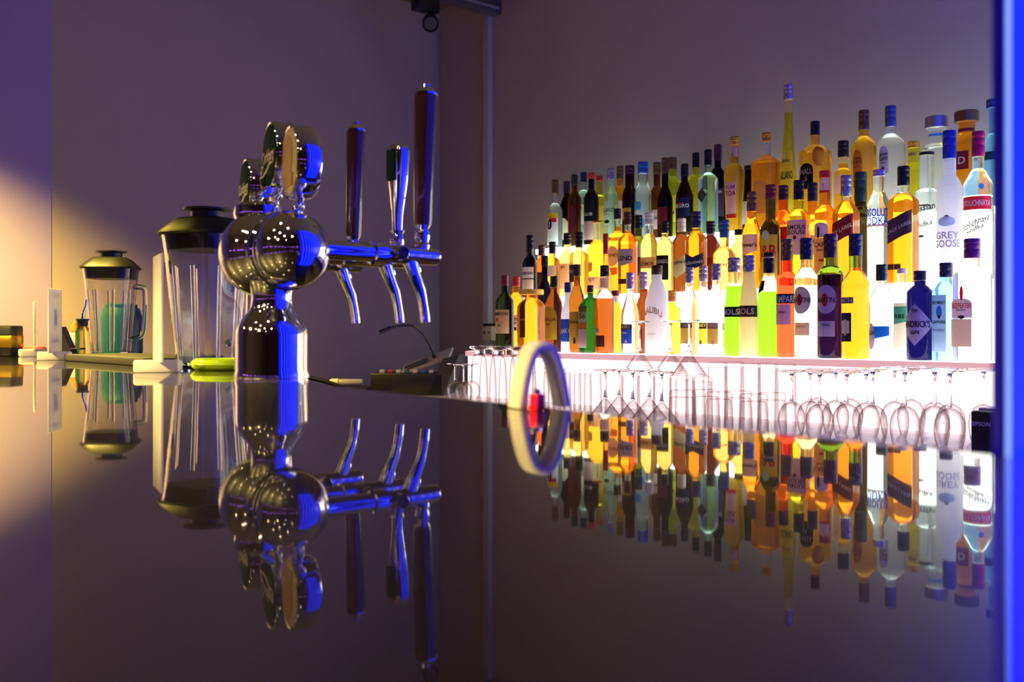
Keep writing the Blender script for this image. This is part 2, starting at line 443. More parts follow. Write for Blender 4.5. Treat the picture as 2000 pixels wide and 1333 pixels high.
# ================================================================== bottles
BOTTLES = [
{'t':3,'X':2.868,'Y':3.0764,'h':0.2948,'zc':0.236,'zn':0.1946,'zb':0.1642,'rc':0.0142,'R':0.0316,'g':'clear','c':'bronze','n':'rum_bottle','d':'clear bottle,bronze cap,yellow-red banded label','L':[('rect',0.0161,0.1511,62,10,'white',[]),('rect',0.1293,0.1511,62,10,'yellow',[]),('rect',0.1119,0.1293,30,28,'red',[]),('oval',0.0814,0.125,22,2,'ink',[('1',0.1032,0.0239,'white')])]},
{'t':3,'X':2.955,'Y':3.0951,'h':0.2991,'zc':0.2482,'zn':0.2349,'zb':0.1729,'rc':0.0144,'R':0.0343,'g':'umber','c':'plum','n':'rum_bottle','d':'dark brown bottle with round cream label','L':[('oval',0.0445,0.1375,45,18,'cream',[])]},
{'t':3,'X':2.868,'Y':2.9578,'h':0.3022,'zc':0.2596,'zn':0.234,'zb':0.1957,'rc':0.0138,'R':0.0277,'g':'brown','c':'pine','n':'liqueur_bottle','d':'reddish brown bottle,dark green cap','L':[('rect',0.0614,0.1743,26,10,'maroon',[])]},
{'t':3,'X':2.955,'Y':2.9914,'h':0.3261,'zc':0.2827,'zn':0.2501,'zb':0.211,'rc':0.0141,'R':0.0359,'g':'mint','c':'navy','n':'rum_bottle','d':'mint clear bottle,navy cap,white label','L':[('rect',0.1023,0.1849,58,4,'white',[('RON',0.1719,0.013,'red')])]},
{'t':3,'X':2.868,'Y':2.8588,'h':0.2985,'zc':0.2734,'zn':0.2274,'zb':0.194,'rc':0.0136,'R':0.0303,'g':'umber','c':'red','n':'liqueur_bottle','d':'nearly black bottle,red cap,dark label','L':[('rect',0.1019,0.1856,60,10,'ink',[('CLUB',0.127,0.0125,'white')]),('rect',0.0225,0.0978,60,10,'blush',[])]},
{'t':3,'X':2.955,'Y':2.8975,'h':0.2996,'zc':0.2782,'zn':0.2184,'zb':0.1971,'rc':0.0139,'R':0.0331,'g':'yellow','c':'red','n':'liqueur_bottle','d':'yellow bottle with torn red cap','L':[('rect',0.1116,0.1714,65,10,'gold',[])]},
{'t':3,'X':2.868,'Y':2.7493,'h':0.3015,'zc':0.2564,'zn':0.2277,'zb':0.1867,'rc':0.0143,'R':0.0287,'g':'mint','c':'lilac','n':'rum_bottle','d':'mint clear bottle,lilac cap,bat emblem','L':[('none',0.0147,0.1786,70,10,'white',[('BACARDI',0.1335,0.0143,'ink'),('superior',0.1171,0.0061,'ink')]),('oval',0.0802,0.0946,26,10,'ink',[])]},
{'t':3,'X':2.955,'Y':2.7808,'h':0.3252,'zc':0.2688,'zn':0.2437,'zb':0.2061,'rc':0.0146,'R':0.0303,'g':'amber','c':'bronze','n':'rum_bottle','d':'amber bottle,bronze cap,pink label','L':[('rect',0.0849,0.181,55,10,'blush',[('ORO',0.1392,0.0125,'ink')])]},
{'t':3,'X':2.868,'Y':2.6469,'h':0.3006,'zc':0.2685,'zn':0.2163,'zb':0.1801,'rc':0.0151,'R':0.0301,'g':'umber','c':'plum','n':'rum_bottle','d':'dark bottle with yellow neck band','L':[('rect',0.0837,0.1319,45,10,'gold',[])],'ne':0.0181},
{'t':3,'X':2.868,'Y':2.5773,'h':0.3055,'zc':0.26,'zn':0.2164,'zb':0.1728,'rc':0.0158,'R':0.0337,'g':'frost','c':'blue','n':'rum_bottle','d':'frosted bottle,bright blue cap,blue squares','L':[('rect',0.1174,0.1491,32,-4,'sky',[]),('rect',0.05,0.0817,26,24,'sky',[])],'ne':0.0188},
{'t':3,'X':2.955,'Y':2.5831,'h':0.314,'zc':0.2677,'zn':0.2215,'zb':0.1772,'rc':0.0151,'R':0.0322,'g':'brown','c':'bronze','n':'rum_bottle','d':'tawny bottle,bronze cap,yellow neck','L':[('rect',0.0484,0.1249,55,10,'blush',[('DARK',0.0927,0.0121,'ink')])]},
{'t':3,'X':2.868,'Y':2.4663,'h':0.3064,'zc':0.2464,'zn':0.1961,'zb':0.1418,'rc':0.0145,'R':0.0291,'g':'umber','c':'bronze','n':'rum_bottle','d':'slim dark brown bottle,bronze cap','L':[('rect',0.0527,0.1186,50,10,'maroon',[])]},
{'t':3,'X':2.955,'Y':2.5024,'h':0.3233,'zc':0.2757,'zn':0.248,'zb':0.2084,'rc':0.0158,'R':0.0337,'g':'lime2','c':'bronze','n':'rum_bottle','d':'yellow green bottle,round cigar emblem','L':[('rect',0.0698,0.1728,60,10,'lemon',[('ron',0.0856,0.0139,'ink')]),('oval',0.0935,0.149,30,0,'maroon',[('27',0.1213,0.0198,'cream')]),('oval',0.0995,0.1114,9,40,'ink',[])]},
{'t':3,'X':2.868,'Y':2.3722,'h':0.271,'zc':0.2273,'zn':0.2045,'zb':0.1399,'rc':0.0142,'R':0.0323,'g':'umber','c':'black','n':'rum_bottle','d':'black bottle,navy label with red print','L':[('rect',0.0753,0.1437,62,10,'navy',[('NEGRO',0.1133,0.0133,'white'),('rum',0.1247,0.0095,'red')])]},
{'t':3,'X':2.955,'Y':2.3897,'h':0.3255,'zc':0.2694,'zn':0.2423,'zb':0.2229,'rc':0.0136,'R':0.0319,'g':'yellow','c':'black','n':'tequila_bottle','d':'yellow square bottle,dark diamond label','L':[('diamond',0.1261,0.1881,42,-10,'coal',[])],'sq':5},
{'t':3,'X':2.868,'Y':2.263,'h':0.3088,'zc':0.2513,'zn':0.2253,'zb':0.1993,'rc':0.0139,'R':0.0297,'g':'mint','c':'black','n':'tequila_bottle','d':'mint square bottle,dark diamond label','L':[('diamond',0.1139,0.1696,42,-10,'coal',[])],'sq':5},
{'t':3,'X':2.955,'Y':2.2867,'h':0.3416,'zc':0.2828,'zn':0.2563,'zb':0.2184,'rc':0.0142,'R':0.0341,'g':'ink','c':'plum','n':'rum_bottle','d':'black bottle,dark purple captain label','L':[('rect',0.0724,0.1767,65,10,'dusk',[('Morgan',0.1653,0.0133,'lilac')])]},
{'t':3,'X':2.868,'Y':2.1476,'h':0.3379,'zc':0.3071,'zn':0.2401,'zb':0.1984,'rc':0.0127,'R':0.0362,'g':'gold','c':'gold','n':'rum_bottle','d':'golden round-bodied bottle,pink neck label','L':[('rect',0.2654,0.3017,70,10,'blush',[('A',0.2745,0.0145,'maroon')]),('rect',0.0481,0.1749,38,8,'blush',[('RUM',0.1568,0.0127,'violet'),('TOA',0.135,0.0181,'maroon')]),('rect',0.0481,0.0626,38,8,'red',[])],'ne':0.0154,'sty':'bulb'},
{'t':3,'X':2.955,'Y':2.1499,'h':0.2463,'zc':0.2316,'zn':0.1984,'zb':0.1211,'rc':0.0157,'R':0.0331,'g':'ink','c':'black','n':'rum_bottle','d':'black sloping bottle with grey label','L':[('rect',0.0327,0.1137,62,10,'grey',[])]},
{'t':3,'X':2.868,'Y':2.0126,'h':0.3316,'zc':0.3,'zn':0.2508,'zb':0.2262,'rc':0.0132,'R':0.0457,'g':'amber','c':'gold','n':'rum_bottle','d':'wide amber bottle,gold cap,clear neck','L':[('arch',0.0504,0.1646,40,5,'honey',[])],'lv':0.2543,'ne':0.0141,'sq':3},
{'t':3,'X':2.868,'Y':1.9249,'h':0.4802,'zc':0.4285,'zn':0.3526,'zb':0.0338,'rc':0.0155,'R':0.0345,'g':'yellow','c':'lilac','n':'liqueur_bottle','d':'very tall tapering yellow bottle,lilac cap','L':[('rect',0.0907,0.2527,62,6,'lemon',[('GALLIANO',0.1734,0.0259,'ink'),('liqueur',0.2234,0.0121,'bronze')])],'lv':0.3854,'sty':'cone'},
{'t':3,'X':2.868,'Y':1.8234,'h':0.3396,'zc':0.2941,'zn':0.2622,'zb':0.2352,'rc':0.0152,'R':0.0471,'g':'gold','c':'black','n':'rum_bottle','d':'wide golden bottle with black shield label','L':[('arch',0.114,0.1982,30,-2,'black',[('HALL',0.1713,0.0168,'grey'),('5',0.1477,0.0135,'grey')]),('oval',0.1847,0.2521,24,48,'amber',[])],'sq':3},
{'t':3,'X':2.955,'Y':1.7732,'h':0.2792,'zc':0.225,'zn':0.1878,'zb':0.1674,'rc':0.0178,'R':0.0305,'g':'gold','c':'black','n':'liqueur_bottle','d':'small golden flask,tall black cap','L':[('arch',0.1031,0.1658,40,10,'blush',[])],'lv':0.203},
{'t':3,'X':2.86,'Y':1.6443,'h':0.3444,'zc':0.2815,'zn':0.2621,'zb':0.2267,'rc':0.0161,'R':0.0391,'g':'gold','c':'bronze','n':'tequila_bottle','d':'golden bottle with oval-topped amber label','L':[('arch',0.0976,0.217,24,0,'amber',[('Jose',0.1912,0.0097,'maroon'),('Cuervo',0.1799,0.0145,'maroon'),('gold',0.1654,0.0065,'maroon')])]},
{'t':3,'X':2.876,'Y':1.5637,'h':0.3465,'zc':0.2816,'zn':0.2595,'zb':0.2247,'rc':0.0166,'R':0.0418,'g':'clear','c':'steelblue','n':'tequila_bottle','d':'large clear bottle with pale arched label','L':[('arch',0.133,0.2184,21,0,'lilac',[('Jose',0.1947,0.0111,'ink'),('Cuervo',0.182,0.0158,'ink'),('silver',0.1678,0.0063,'ink')]),('oval',0.1362,0.1551,8,-2,'maroon',[])]},
{'t':3,'X':2.955,'Y':1.5295,'h':0.2417,'zc':0.2193,'zn':0.173,'zb':0.1331,'rc':0.0152,'R':0.0419,'g':'yellow','c':'gold','n':'tequila_bottle','d':'yellow bottle with round gold stopper','L':[('rect',0.1954,0.2049,40,10,'bronze',[])],'ne':0.0176,'sty':'bulb'},
{'t':3,'X':2.868,'Y':1.4146,'h':0.2869,'zc':0.2519,'zn':0.2063,'zb':0.191,'rc':0.0327,'R':0.0381,'g':'clear','c':'pewter','n':'tequila_bottle','d':'clear bottle,broad pewter cap,blue collar','L':[('rect',0.2276,0.2352,80,0,'sky',[])],'ne':0.0213,'sq':4},
{'t':3,'X':2.868,'Y':1.3248,'h':0.2884,'zc':0.2557,'zn':0.223,'zb':0.1962,'rc':0.0335,'R':0.0342,'g':'amber','c':'bronze','n':'tequila_bottle','d':'amber bottle,broad bronze cap,D label','L':[('rect',0.1159,0.1694,30,0,'maroon',[('D',0.1427,0.0208,'cream')]),('rect',0.2274,0.2364,80,0,'maroon',[])],'ne':0.0223,'sq':4},
{'t':3,'X':2.868,'Y':1.2518,'h':0.3095,'zc':0.2847,'zn':0.2118,'zb':0.1564,'rc':0.016,'R':0.0365,'g':'paleblue','c':'steelblue','n':'tequila_bottle','d':'pale blue bottle behind the blue column','L':[('rect',0.1331,0.1564,40,10,'pine',[])],'ne':0.0095},
{'t':2,'X':2.69,'Y':3.0363,'h':0.2593,'zc':0.1878,'zn':0.1752,'zb':0.1416,'rc':0.0147,'R':0.0305,'g':'ink','c':'black','n':'whisky_bottle','d':'black bottle with white crested label','L':[('rect',0.0281,0.1269,66,10,'white',[('CANADIAN',0.1017,0.0105,'navy')]),('rect',0.0323,0.0765,50,10,'cream',[]),('rect',0.0765,0.0807,66,10,'black',[])]},
{'t':2,'X':2.772,'Y':3.0548,'h':0.2232,'zc':0.1805,'zn':0.1676,'zb':0.142,'rc':0.015,'R':0.0331,'g':'orange','c':'umber','n':'whisky_bottle','d':'orange bottle,brown cap,dark label','L':[('rect',0.0309,0.11,66,10,'umber',[])]},
{'t':2,'X':2.69,'Y':2.9005,'h':0.2225,'zc':0.1754,'zn':0.1631,'zb':0.1426,'rc':0.0143,'R':0.0307,'g':'gold','c':'black','n':'whisky_bottle','d':'golden bottle with cream label,black cap','L':[('diag',0.073,0.1262,66,10,'cream',[])]},
{'t':2,'X':2.772,'Y':2.9004,'h':0.2627,'zc':0.2149,'zn':0.1879,'zb':0.1672,'rc':0.0156,'R':0.0322,'g':'pale','c':'black','n':'whisky_bottle','d':'pale bottle with peach label,black cap','L':[('rect',0.0343,0.1381,60,10,'peach',[('gin',0.1257,0.0125,'maroon')])]},
{'t':2,'X':2.69,'Y':2.7486,'h':0.2497,'zc':0.19,'zn':0.1781,'zb':0.1582,'rc':0.0149,'R':0.0318,'g':'pale','c':'black','n':'whisky_bottle','d':'squarish bottle,black swirl label,black cap','L':[('rect',0.0548,0.1224,60,-6,'coal',[('No 7',0.0986,0.0159,'blush')])],'sq':4},
{'t':2,'X':2.7718,'Y':2.7292,'h':0.2978,'zc':0.2897,'zn':0.2174,'zb':0.1813,'rc':0.0151,'R':0.0442,'g':'gold','c':'gold','n':'whisky_bottle','d':'broad yellow bottle with tall clear neck','L':[('rect',0.0287,0.0769,50,4,'peach',[('MALT',0.0648,0.012,'maroon')]),('diag',0.0849,0.1331,30,-10,'honey',[])],'lv':0.2215,'ne':0.0181},
{'t':2,'X':2.69,'Y':2.6053,'h':0.2328,'zc':0.1555,'zn':0.1111,'zb':0.0338,'rc':0.0097,'R':0.029,'g':'pale','c':'crimson','n':'liqueur_bottle','d':'slender bottle with long crimson neck','L':[('rect',0.004,0.0338,50,10,'cream',[])],'ne':0.0097},
{'t':2,'X':2.772,'Y':2.622,'h':0.3357,'zc':0.2945,'zn':0.2492,'zb':0.2217,'rc':0.0138,'R':0.0354,'g':'amber','c':'black','n':'whisky_bottle','d':'amber bottle with ringed round label','L':[('oval',0.1116,0.1903,48,4,'peach',[('HONEY',0.1549,0.0118,'maroon')]),('diag',0.0723,0.1077,30,10,'orange',[])],'lv':0.265},
{'t':2,'X':2.69,'Y':2.4928,'h':0.3035,'zc':0.2563,'zn':0.2261,'zb':0.1922,'rc':0.0142,'R':0.0359,'g':'amber','c':'umber','n':'whisky_bottle','d':'amber bottle,grey notched label','L':[('diag',0.094,0.1657,66,10,'grey',[('BLEND',0.1318,0.017,'ink')]),('rect',0.0374,0.0563,30,4,'umber',[])],'lv':0.2337},
{'t':2,'X':2.772,'Y':2.5141,'h':0.3004,'zc':0.2504,'zn':0.2216,'zb':0.1831,'rc':0.0144,'R':0.0308,'g':'olive','c':'black','n':'whisky_bottle','d':'olive bottle,green neck,grey label','L':[('rect',0.1408,0.1773,66,10,'grey',[]),('rect',0.0716,0.1408,66,10,'coal',[('MALT',0.1331,0.0135,'navy')])]},
{'t':2,'X':2.682,'Y':2.3805,'h':0.2913,'zc':0.247,'zn':0.2139,'zb':0.1733,'rc':0.0138,'R':0.0307,'g':'pale','c':'ivory','n':'whisky_bottle','d':'pale gold bottle,ivory cap,tan band','L':[('rect',0.0885,0.1291,66,10,'honey',[('GLENMOR',0.1051,0.0129,'maroon')])],'lv':0.2139,'ne':0.0147},
{'t':2,'X':2.698,'Y':2.3204,'h':0.2566,'zc':0.213,'zn':0.1984,'zb':0.1693,'rc':0.0136,'R':0.0302,'g':'pale','c':'black','n':'whisky_bottle','d':'pale gold bottle with square black label','L':[('rect',0.0456,0.1329,58,6,'black',[('ARDBEG',0.1111,0.0127,'grey'),('10',0.0892,0.0146,'grey')])]},
{'t':2,'X':2.772,'Y':2.3069,'h':0.2707,'zc':0.2228,'zn':0.2136,'zb':0.1768,'rc':0.0157,'R':0.0313,'g':'brown','c':'ivory','n':'whisky_bottle','d':'brown bottle with pale chevron label','L':[('chev',0.0534,0.1399,62,6,'sage',[("Ballantine's",0.1105,0.0129,'coal',0.12)])],'sq':3},
{'t':2,'X':2.69,'Y':2.1732,'h':0.2757,'zc':0.2193,'zn':0.2088,'zb':0.1771,'rc':0.0159,'R':0.0335,'g':'amber','c':'navy','n':'whisky_bottle','d':'amber bottle with navy chevron label','L':[('chev',0.0749,0.1348,66,16,'navy',[("Ballantine's",0.0996,0.0106,'grey',0.12)])],'sq':3},
{'t':2,'X':2.772,'Y':2.1761,'h':0.2485,'zc':0.2037,'zn':0.1965,'zb':0.1607,'rc':0.0161,'R':0.034,'g':'redbrown','c':'black','n':'whisky_bottle','d':'dark red-brown bottle,black cap','L':[('rect',0.0927,0.1196,40,10,'maroon',[])]},
{'t':2,'X':2.69,'Y':2.054,'h':0.2372,'zc':0.1772,'zn':0.1463,'zb':0.1172,'rc':0.0154,'R':0.0377,'g':'pale','c':'denim','n':'liqueur_bottle','d':'pale gold bottle,denim blue cap','L':[('none',0.0486,0.1,50,10,'white',[('Reserva',0.0863,0.012,'bronze')])],'ne':0.0154},
{'t':2,'X':2.772,'Y':2.0545,'h':0.2102,'zc':0.191,'zn':0.1631,'zb':0.1283,'rc':0.0148,'R':0.0383,'g':'pale','c':'black','n':'liqueur_bottle','d':'pale gold bottle with low black cap','L':[('rect',0.0429,0.0865,40,10,'cream',[])],'ne':0.0157},
{'t':2,'X':2.682,'Y':1.9391,'h':0.3174,'zc':0.2539,'zn':0.2272,'zb':0.1805,'rc':0.0142,'R':0.0295,'g':'amber','c':'bronze','n':'whisky_bottle','d':'amber bottle,tall bronze cap,cream label','L':[('diag',0.102,0.1771,62,10,'peach',[("Dewar's",0.1438,0.0134,'ink')])],'ne':0.015},
{'t':2,'X':2.698,'Y':1.878,'h':0.3354,'zc':0.2894,'zn':0.2219,'zb':0.189,'rc':0.0148,'R':0.0324,'g':'olive','c':'maroon','n':'whisky_bottle','d':'green-necked bottle,maroon cap,yellow label','L':[('rect',0.0081,0.1726,62,10,'mustard',[('J&B',0.1199,0.0395,'red')]),('oval',0.1561,0.1857,24,2,'sage',[])],'ne':0.0156},
{'t':2,'X':2.772,'Y':1.8799,'h':0.3403,'zc':0.2918,'zn':0.2583,'zb':0.2114,'rc':0.0151,'R':0.0368,'g':'orange','c':'plum','n':'whisky_bottle','d':'orange bottle with red triangular label','L':[('tri',0.1043,0.2014,66,6,'red',[("Grant's",0.1529,0.0201,'white')])],'ne':0.0151,'sq':4},
{'t':2,'X':2.69,'Y':1.7683,'h':0.3358,'zc':0.2749,'zn':0.2445,'zb':0.222,'rc':0.0144,'R':0.0352,'g':'yellow','c':'black','n':'whisky_bottle','d':'yellow bottle with pink grouse label','L':[('rect',0.1003,0.2092,64,10,'blush',[('FAMOUS',0.1868,0.0128,'ink'),('GROUSE',0.1708,0.0128,'ink')]),('oval',0.1483,0.1612,9,14,'maroon',[])],'ne':0.0152},
{'t':2,'X':2.772,'Y':1.7716,'h':0.3362,'zc':0.2775,'zn':0.2351,'zb':0.2155,'rc':0.0147,'R':0.0326,'g':'amber','c':'navy','n':'whisky_bottle','d':'amber bottle,navy cap,dark oval seal','L':[('oval',0.1927,0.2139,18,-8,'coal',[]),('rect',0.1046,0.1666,60,10,'peach',[('OLD',0.147,0.0114,'maroon')])],'ne':0.0147},
{'t':2,'X':2.682,'Y':1.6713,'h':0.3526,'zc':0.3307,'zn':0.2478,'zb':0.2228,'rc':0.0156,'R':0.0302,'g':'amber','c':'red','n':'gin_bottle','d':'amber bottle,cream neck,guardsman figure label','L':[('rect',0.2916,0.3291,75,10,'cream',[('A',0.3103,0.0094,'maroon')]),('rect',0.2853,0.2916,75,10,'red',[]),('arch',0.1477,0.1931,46,4,'lilac',[]),('oval',0.1446,0.1821,9,-4,'umber',[]),('rect',0.0242,0.1461,58,10,'honey',[('CARL',0.1258,0.0141,'maroon'),('finest',0.1102,0.0078,'maroon')]),('rect',0.0742,0.082,22,24,'red',[])],'ne':0.0156},
{'t':2,'X':2.698,'Y':1.6091,'h':0.3325,'zc':0.2694,'zn':0.254,'zb':0.214,'rc':0.0162,'R':0.0328,'g':'amber','c':'pewter','n':'whisky_bottle','d':'square amber bottle,slanting red label','L':[('slant',0.1371,0.1986,62,0,'maroon',[('RED LABEL',0.1663,0.0108,'peach',0.48)])],'lv':0.2571,'sq':5},
{'t':2,'X':2.772,'Y':1.6046,'h':0.3498,'zc':0.2591,'zn':0.245,'zb':0.2137,'rc':0.0188,'R':0.0329,'g':'darkolive','c':'pine','n':'whisky_bottle','d':'dark olive bottle,long dark green capsule','L':[('oval',0.1793,0.2043,26,2,'coal',[])],'sq':3},
{'t':2,'X':2.682,'Y':1.4952,'h':0.3337,'zc':0.3143,'zn':0.2694,'zb':0.2216,'rc':0.0134,'R':0.0322,'g':'clear','c':'lilac','n':'vodka_bottle','d':'clear round-shouldered bottle,blue lettering','L':[('none',0.1439,0.2336,80,10,'white',[('ABSOLUT',0.2067,0.0224,'ultra'),('VODKA',0.1828,0.0224,'ultra')]),('rect',0.1663,0.1723,60,10,'peach',[])],'ne':0.0157},
{'t':2,'X':2.698,'Y':1.4276,'h':0.337,'zc':0.2812,'zn':0.2621,'zb':0.2328,'rc':0.0169,'R':0.036,'g':'amber','c':'black','n':'whisky_bottle','d':'square amber bottle,slanting black label','L':[('slant',0.1271,0.1917,60,0,'dusk',[('BLACK LABEL',0.1579,0.0103,'grey',0.48)]),('rect',0.0391,0.0552,30,-14,'umber',[('J',0.0479,0.0088,'gold')])],'lv':0.2563,'sq':5},
{'t':2,'X':2.772,'Y':1.3962,'h':0.382,'zc':0.3731,'zn':0.2752,'zb':0.2663,'rc':0.02,'R':0.0311,'g':'clear','c':'black','n':'vodka_bottle','d':'clear bottle,black bail closure,tree drawing','L':[('none',0.1121,0.2604,70,10,'white',[('Russian',0.2189,0.0178,'coal',0.2),('vodka',0.1714,0.0148,'coal',0.3)]),('oval',0.2233,0.2277,40,10,'coal',[]),('oval',0.1328,0.1403,22,-4,'coal',[])],'ne':0.0193},
{'t':2,'X':2.682,'Y':1.2863,'h':0.4149,'zc':0.3387,'zn':0.2907,'zb':0.2554,'rc':0.0162,'R':0.0336,'g':'milk','c':'ultra2','n':'vodka_bottle','d':'frosted white bottle,tall blue capsule','L':[('none',0.0718,0.2412,70,10,'white',[('GREY',0.1255,0.0184,'lilac2'),('GOOSE',0.1029,0.0198,'lilac2')]),('oval',0.1678,0.1805,12,12,'dusk2',[]),('oval',0.1495,0.1763,40,10,'ice',[])],'ne':0.0169},
{'t':2,'X':2.698,'Y':1.2148,'h':0.4038,'zc':0.336,'zn':0.3028,'zb':0.2502,'rc':0.0166,'R':0.0384,'g':'clear','c':'crimson2','n':'vodka_bottle','d':'clear bottle,crimson capsule,red name band','L':[('rect',0.1894,0.2253,62,14,'scarlet',[('STOLICHNAYA',0.2073,0.0152,'white')]),('none',0.1091,0.1783,60,10,'white',[('Stolichnaya',0.1561,0.018,'coal',0.45),('vodka',0.1395,0.0125,'coal',0.45)]),('oval',0.2433,0.2585,10,34,'sky',[])],'lv':0.2281,'ne':0.0152},
{'t':1,'X':2.505,'Y':2.9764,'h':0.2998,'zc':0.2594,'zn':0.2312,'zb':0.1909,'rc':0.0141,'R':0.0363,'g':'darkgreen','c':'maroon','n':'whisky_bottle','d':'dark green bottle,maroon cap,cream label','L':[('rect',0.07,0.1627,66,10,'buff',[('JAMESON',0.1466,0.0121,'ink'),('irish',0.1022,0.0081,'ink')]),('oval',0.1163,0.1325,9,-6,'red',[])]},
{'t':1,'X':2.588,'Y':3.0048,'h':0.298,'zc':0.2589,'zn':0.2343,'zb':0.1932,'rc':0.0144,'R':0.0329,'g':'amber','c':'red','n':'liqueur_bottle','d':'amber bottle,red and white cap,white label','L':[('rect',0.0781,0.1439,60,10,'cream',[('SOUTHERN',0.1274,0.0103,'ink'),('COMFORT',0.111,0.0103,'ink')]),('diag',0.0781,0.0945,40,10,'maroon',[])],'ne':0.0144},
{'t':1,'X':2.505,'Y':2.8187,'h':0.2381,'zc':0.2186,'zn':0.2029,'zb':0.1717,'rc':0.0469,'R':0.043,'g':'amber','c':'gold2','n':'liqueur_bottle','d':'square amber bottle,flared golden stopper','L':[('arch',0.0545,0.2029,20,-2,'umber',[('AMARETTO',0.1228,0.0059,'honey')]),('arch',0.0701,0.1912,16,-46,'honey',[])],'ne':0.0254,'sq':6},
{'t':1,'X':2.588,'Y':2.8343,'h':0.3721,'zc':0.3324,'zn':0.2767,'zb':0.1933,'rc':0.0139,'R':0.0378,'g':'ink','c':'black','n':'liqueur_bottle','d':'black bottle with curved cream-and-tan label','L':[('arch',0.074,0.1495,52,10,'tan',[('BAILEYS',0.1297,0.0139,'cream')]),('oval',0.0859,0.1217,32,4,'sage',[])]},
{'t':1,'X':2.497,'Y':2.6842,'h':0.2831,'zc':0.2412,'zn':0.2222,'zb':0.169,'rc':0.0143,'R':0.0333,'g':'brown','c':'black','n':'liqueur_bottle','d':'brown bottle,yellow band cap,arched yellow label','L':[('arch',0.0474,0.169,58,6,'mustard2',[('KAHLUA',0.1215,0.0114,'maroon'),('licor',0.1044,0.0076,'maroon')]),('rect',0.2507,0.2602,80,10,'lemon',[])]},
{'t':1,'X':2.513,'Y':2.6265,'h':0.258,'zc':0.2205,'zn':0.1867,'zb':0.1303,'rc':0.0113,'R':0.0253,'g':'milk','c':'ultra2','n':'liqueur_bottle','d':'white bottle with blue cap and blue label','L':[('rect',0.0402,0.1228,56,14,'ultra3',[('DAKY',0.0796,0.0169,'white',0.1)])],'ne':0.0122},
{'t':1,'X':2.505,'Y':2.5701,'h':0.3208,'zc':0.2781,'zn':0.2558,'zb':0.1705,'rc':0.0139,'R':0.0277,'g':'caramel','c':'umber','n':'liqueur_bottle','d':'bulging brown bottle,long olive label','L':[('rect',0.0332,0.1482,64,10,'mustard',[('rosso',0.113,0.013,'umber')]),('oval',0.0313,0.0573,10,26,'umber',[])],'rt':0.029085,'sty':'bulge'},
{'t':1,'X':2.505,'Y':2.5021,'h':0.2422,'zc':0.2166,'zn':0.202,'zb':0.1618,'rc':0.0119,'R':0.0329,'g':'green','c':'umber','n':'liqueur_bottle','d':'squat square green bottle,framed stag label','L':[('rect',0.0191,0.1691,34,-14,'sage',[('56',0.1325,0.0183,'pine')]),('rect',0.0868,0.1087,34,-14,'orange2',[]),('rect',0.0265,0.0868,34,-14,'blush',[])],'sq':7},
{'t':1,'X':2.505,'Y':2.4311,'h':0.3099,'zc':0.2703,'zn':0.2253,'zb':0.1892,'rc':0.0144,'R':0.0342,'g':'orangebrown','c':'black','n':'liqueur_bottle','d':'brown bottle,black cap,small 35 label','L':[('oval',0.0632,0.092,20,-12,'cream',[('35',0.0812,0.0126,'ink')]),('rect',0.0236,0.0632,30,10,'umber',[]),('rect',0.2307,0.2667,80,10,'peach',[])],'lv':0.1929,'ne':0.0153},
{'t':1,'X':2.588,'Y':2.4581,'h':0.2248,'zc':0.2046,'zn':0.1807,'zb':0.1439,'rc':0.012,'R':0.0276,'g':'amber','c':'maroon','n':'liqueur_bottle','d':'small amber bottle,white neck ring','L':[('rect',0.1825,0.2028,85,10,'white',[])],'ne':0.0138},
{'t':1,'X':2.505,'Y':2.3095,'h':0.2791,'zc':0.223,'zn':0.1967,'zb':0.1231,'rc':0.014,'R':0.0316,'g':'clear','c':'lilac','n':'syrup_bottle','d':'clear bottle with cobalt fruit label','L':[('rect',0.0354,0.102,50,2,'ultra3',[('ORBET',0.0933,0.0105,'cream'),('bleu',0.074,0.0088,'white')]),('rect',0.0845,0.102,50,2,'umber',[]),('oval',0.0337,0.0495,9,14,'blush',[])],'ne':0.0131},
{'t':1,'X':2.588,'Y':2.3233,'h':0.2848,'zc':0.2258,'zn':0.199,'zb':0.1383,'rc':0.0152,'R':0.0322,'g':'brown','c':'lilac','n':'syrup_bottle','d':'brown waisted bottle,lilac cap','L':[('arch',0.0204,0.1062,46,-10,'maroon',[])],'ne':0.0143},
{'t':1,'X':2.505,'Y':2.1897,'h':0.2974,'zc':0.2667,'zn':0.248,'zb':0.1593,'rc':0.0145,'R':0.0392,'g':'milk','c':'umber','n':'liqueur_bottle','d':'white bottle,brown cap,arched tan lettering','L':[('none',0.1252,0.1593,60,10,'white',[('MALIBU',0.149,0.0205,'tan')]),('none',0.0569,0.074,60,10,'white',[('coconut',0.0706,0.0068,'sage')])],'ne':0.0171},
{'t':1,'X':2.588,'Y':2.1939,'h':0.2163,'zc':0.1781,'zn':0.1677,'zb':0.133,'rc':0.0147,'R':0.0382,'g':'gold','c':'caramel2','n':'liqueur_bottle','d':'golden square bottle,tan strip label','L':[('rect',0.015,0.1087,18,-26,'tan',[])],'sq':6},
{'t':1,'X':2.505,'Y':2.0509,'h':0.2837,'zc':0.2341,'zn':0.2127,'zb':0.1301,'rc':0.014,'R':0.0297,'g':'clear','c':'pewter','n':'syrup_bottle','d':'clear bottle with apricot fruit label,leftmost of three','L':[('rect',0.0377,0.1054,46,4,'apricot',[('ORBET',0.0971,0.0099,'cream')]),('rect',0.0889,0.1054,46,4,'umber',[]),('oval',0.036,0.0509,9,18,'blush',[])],'ne':0.0132},
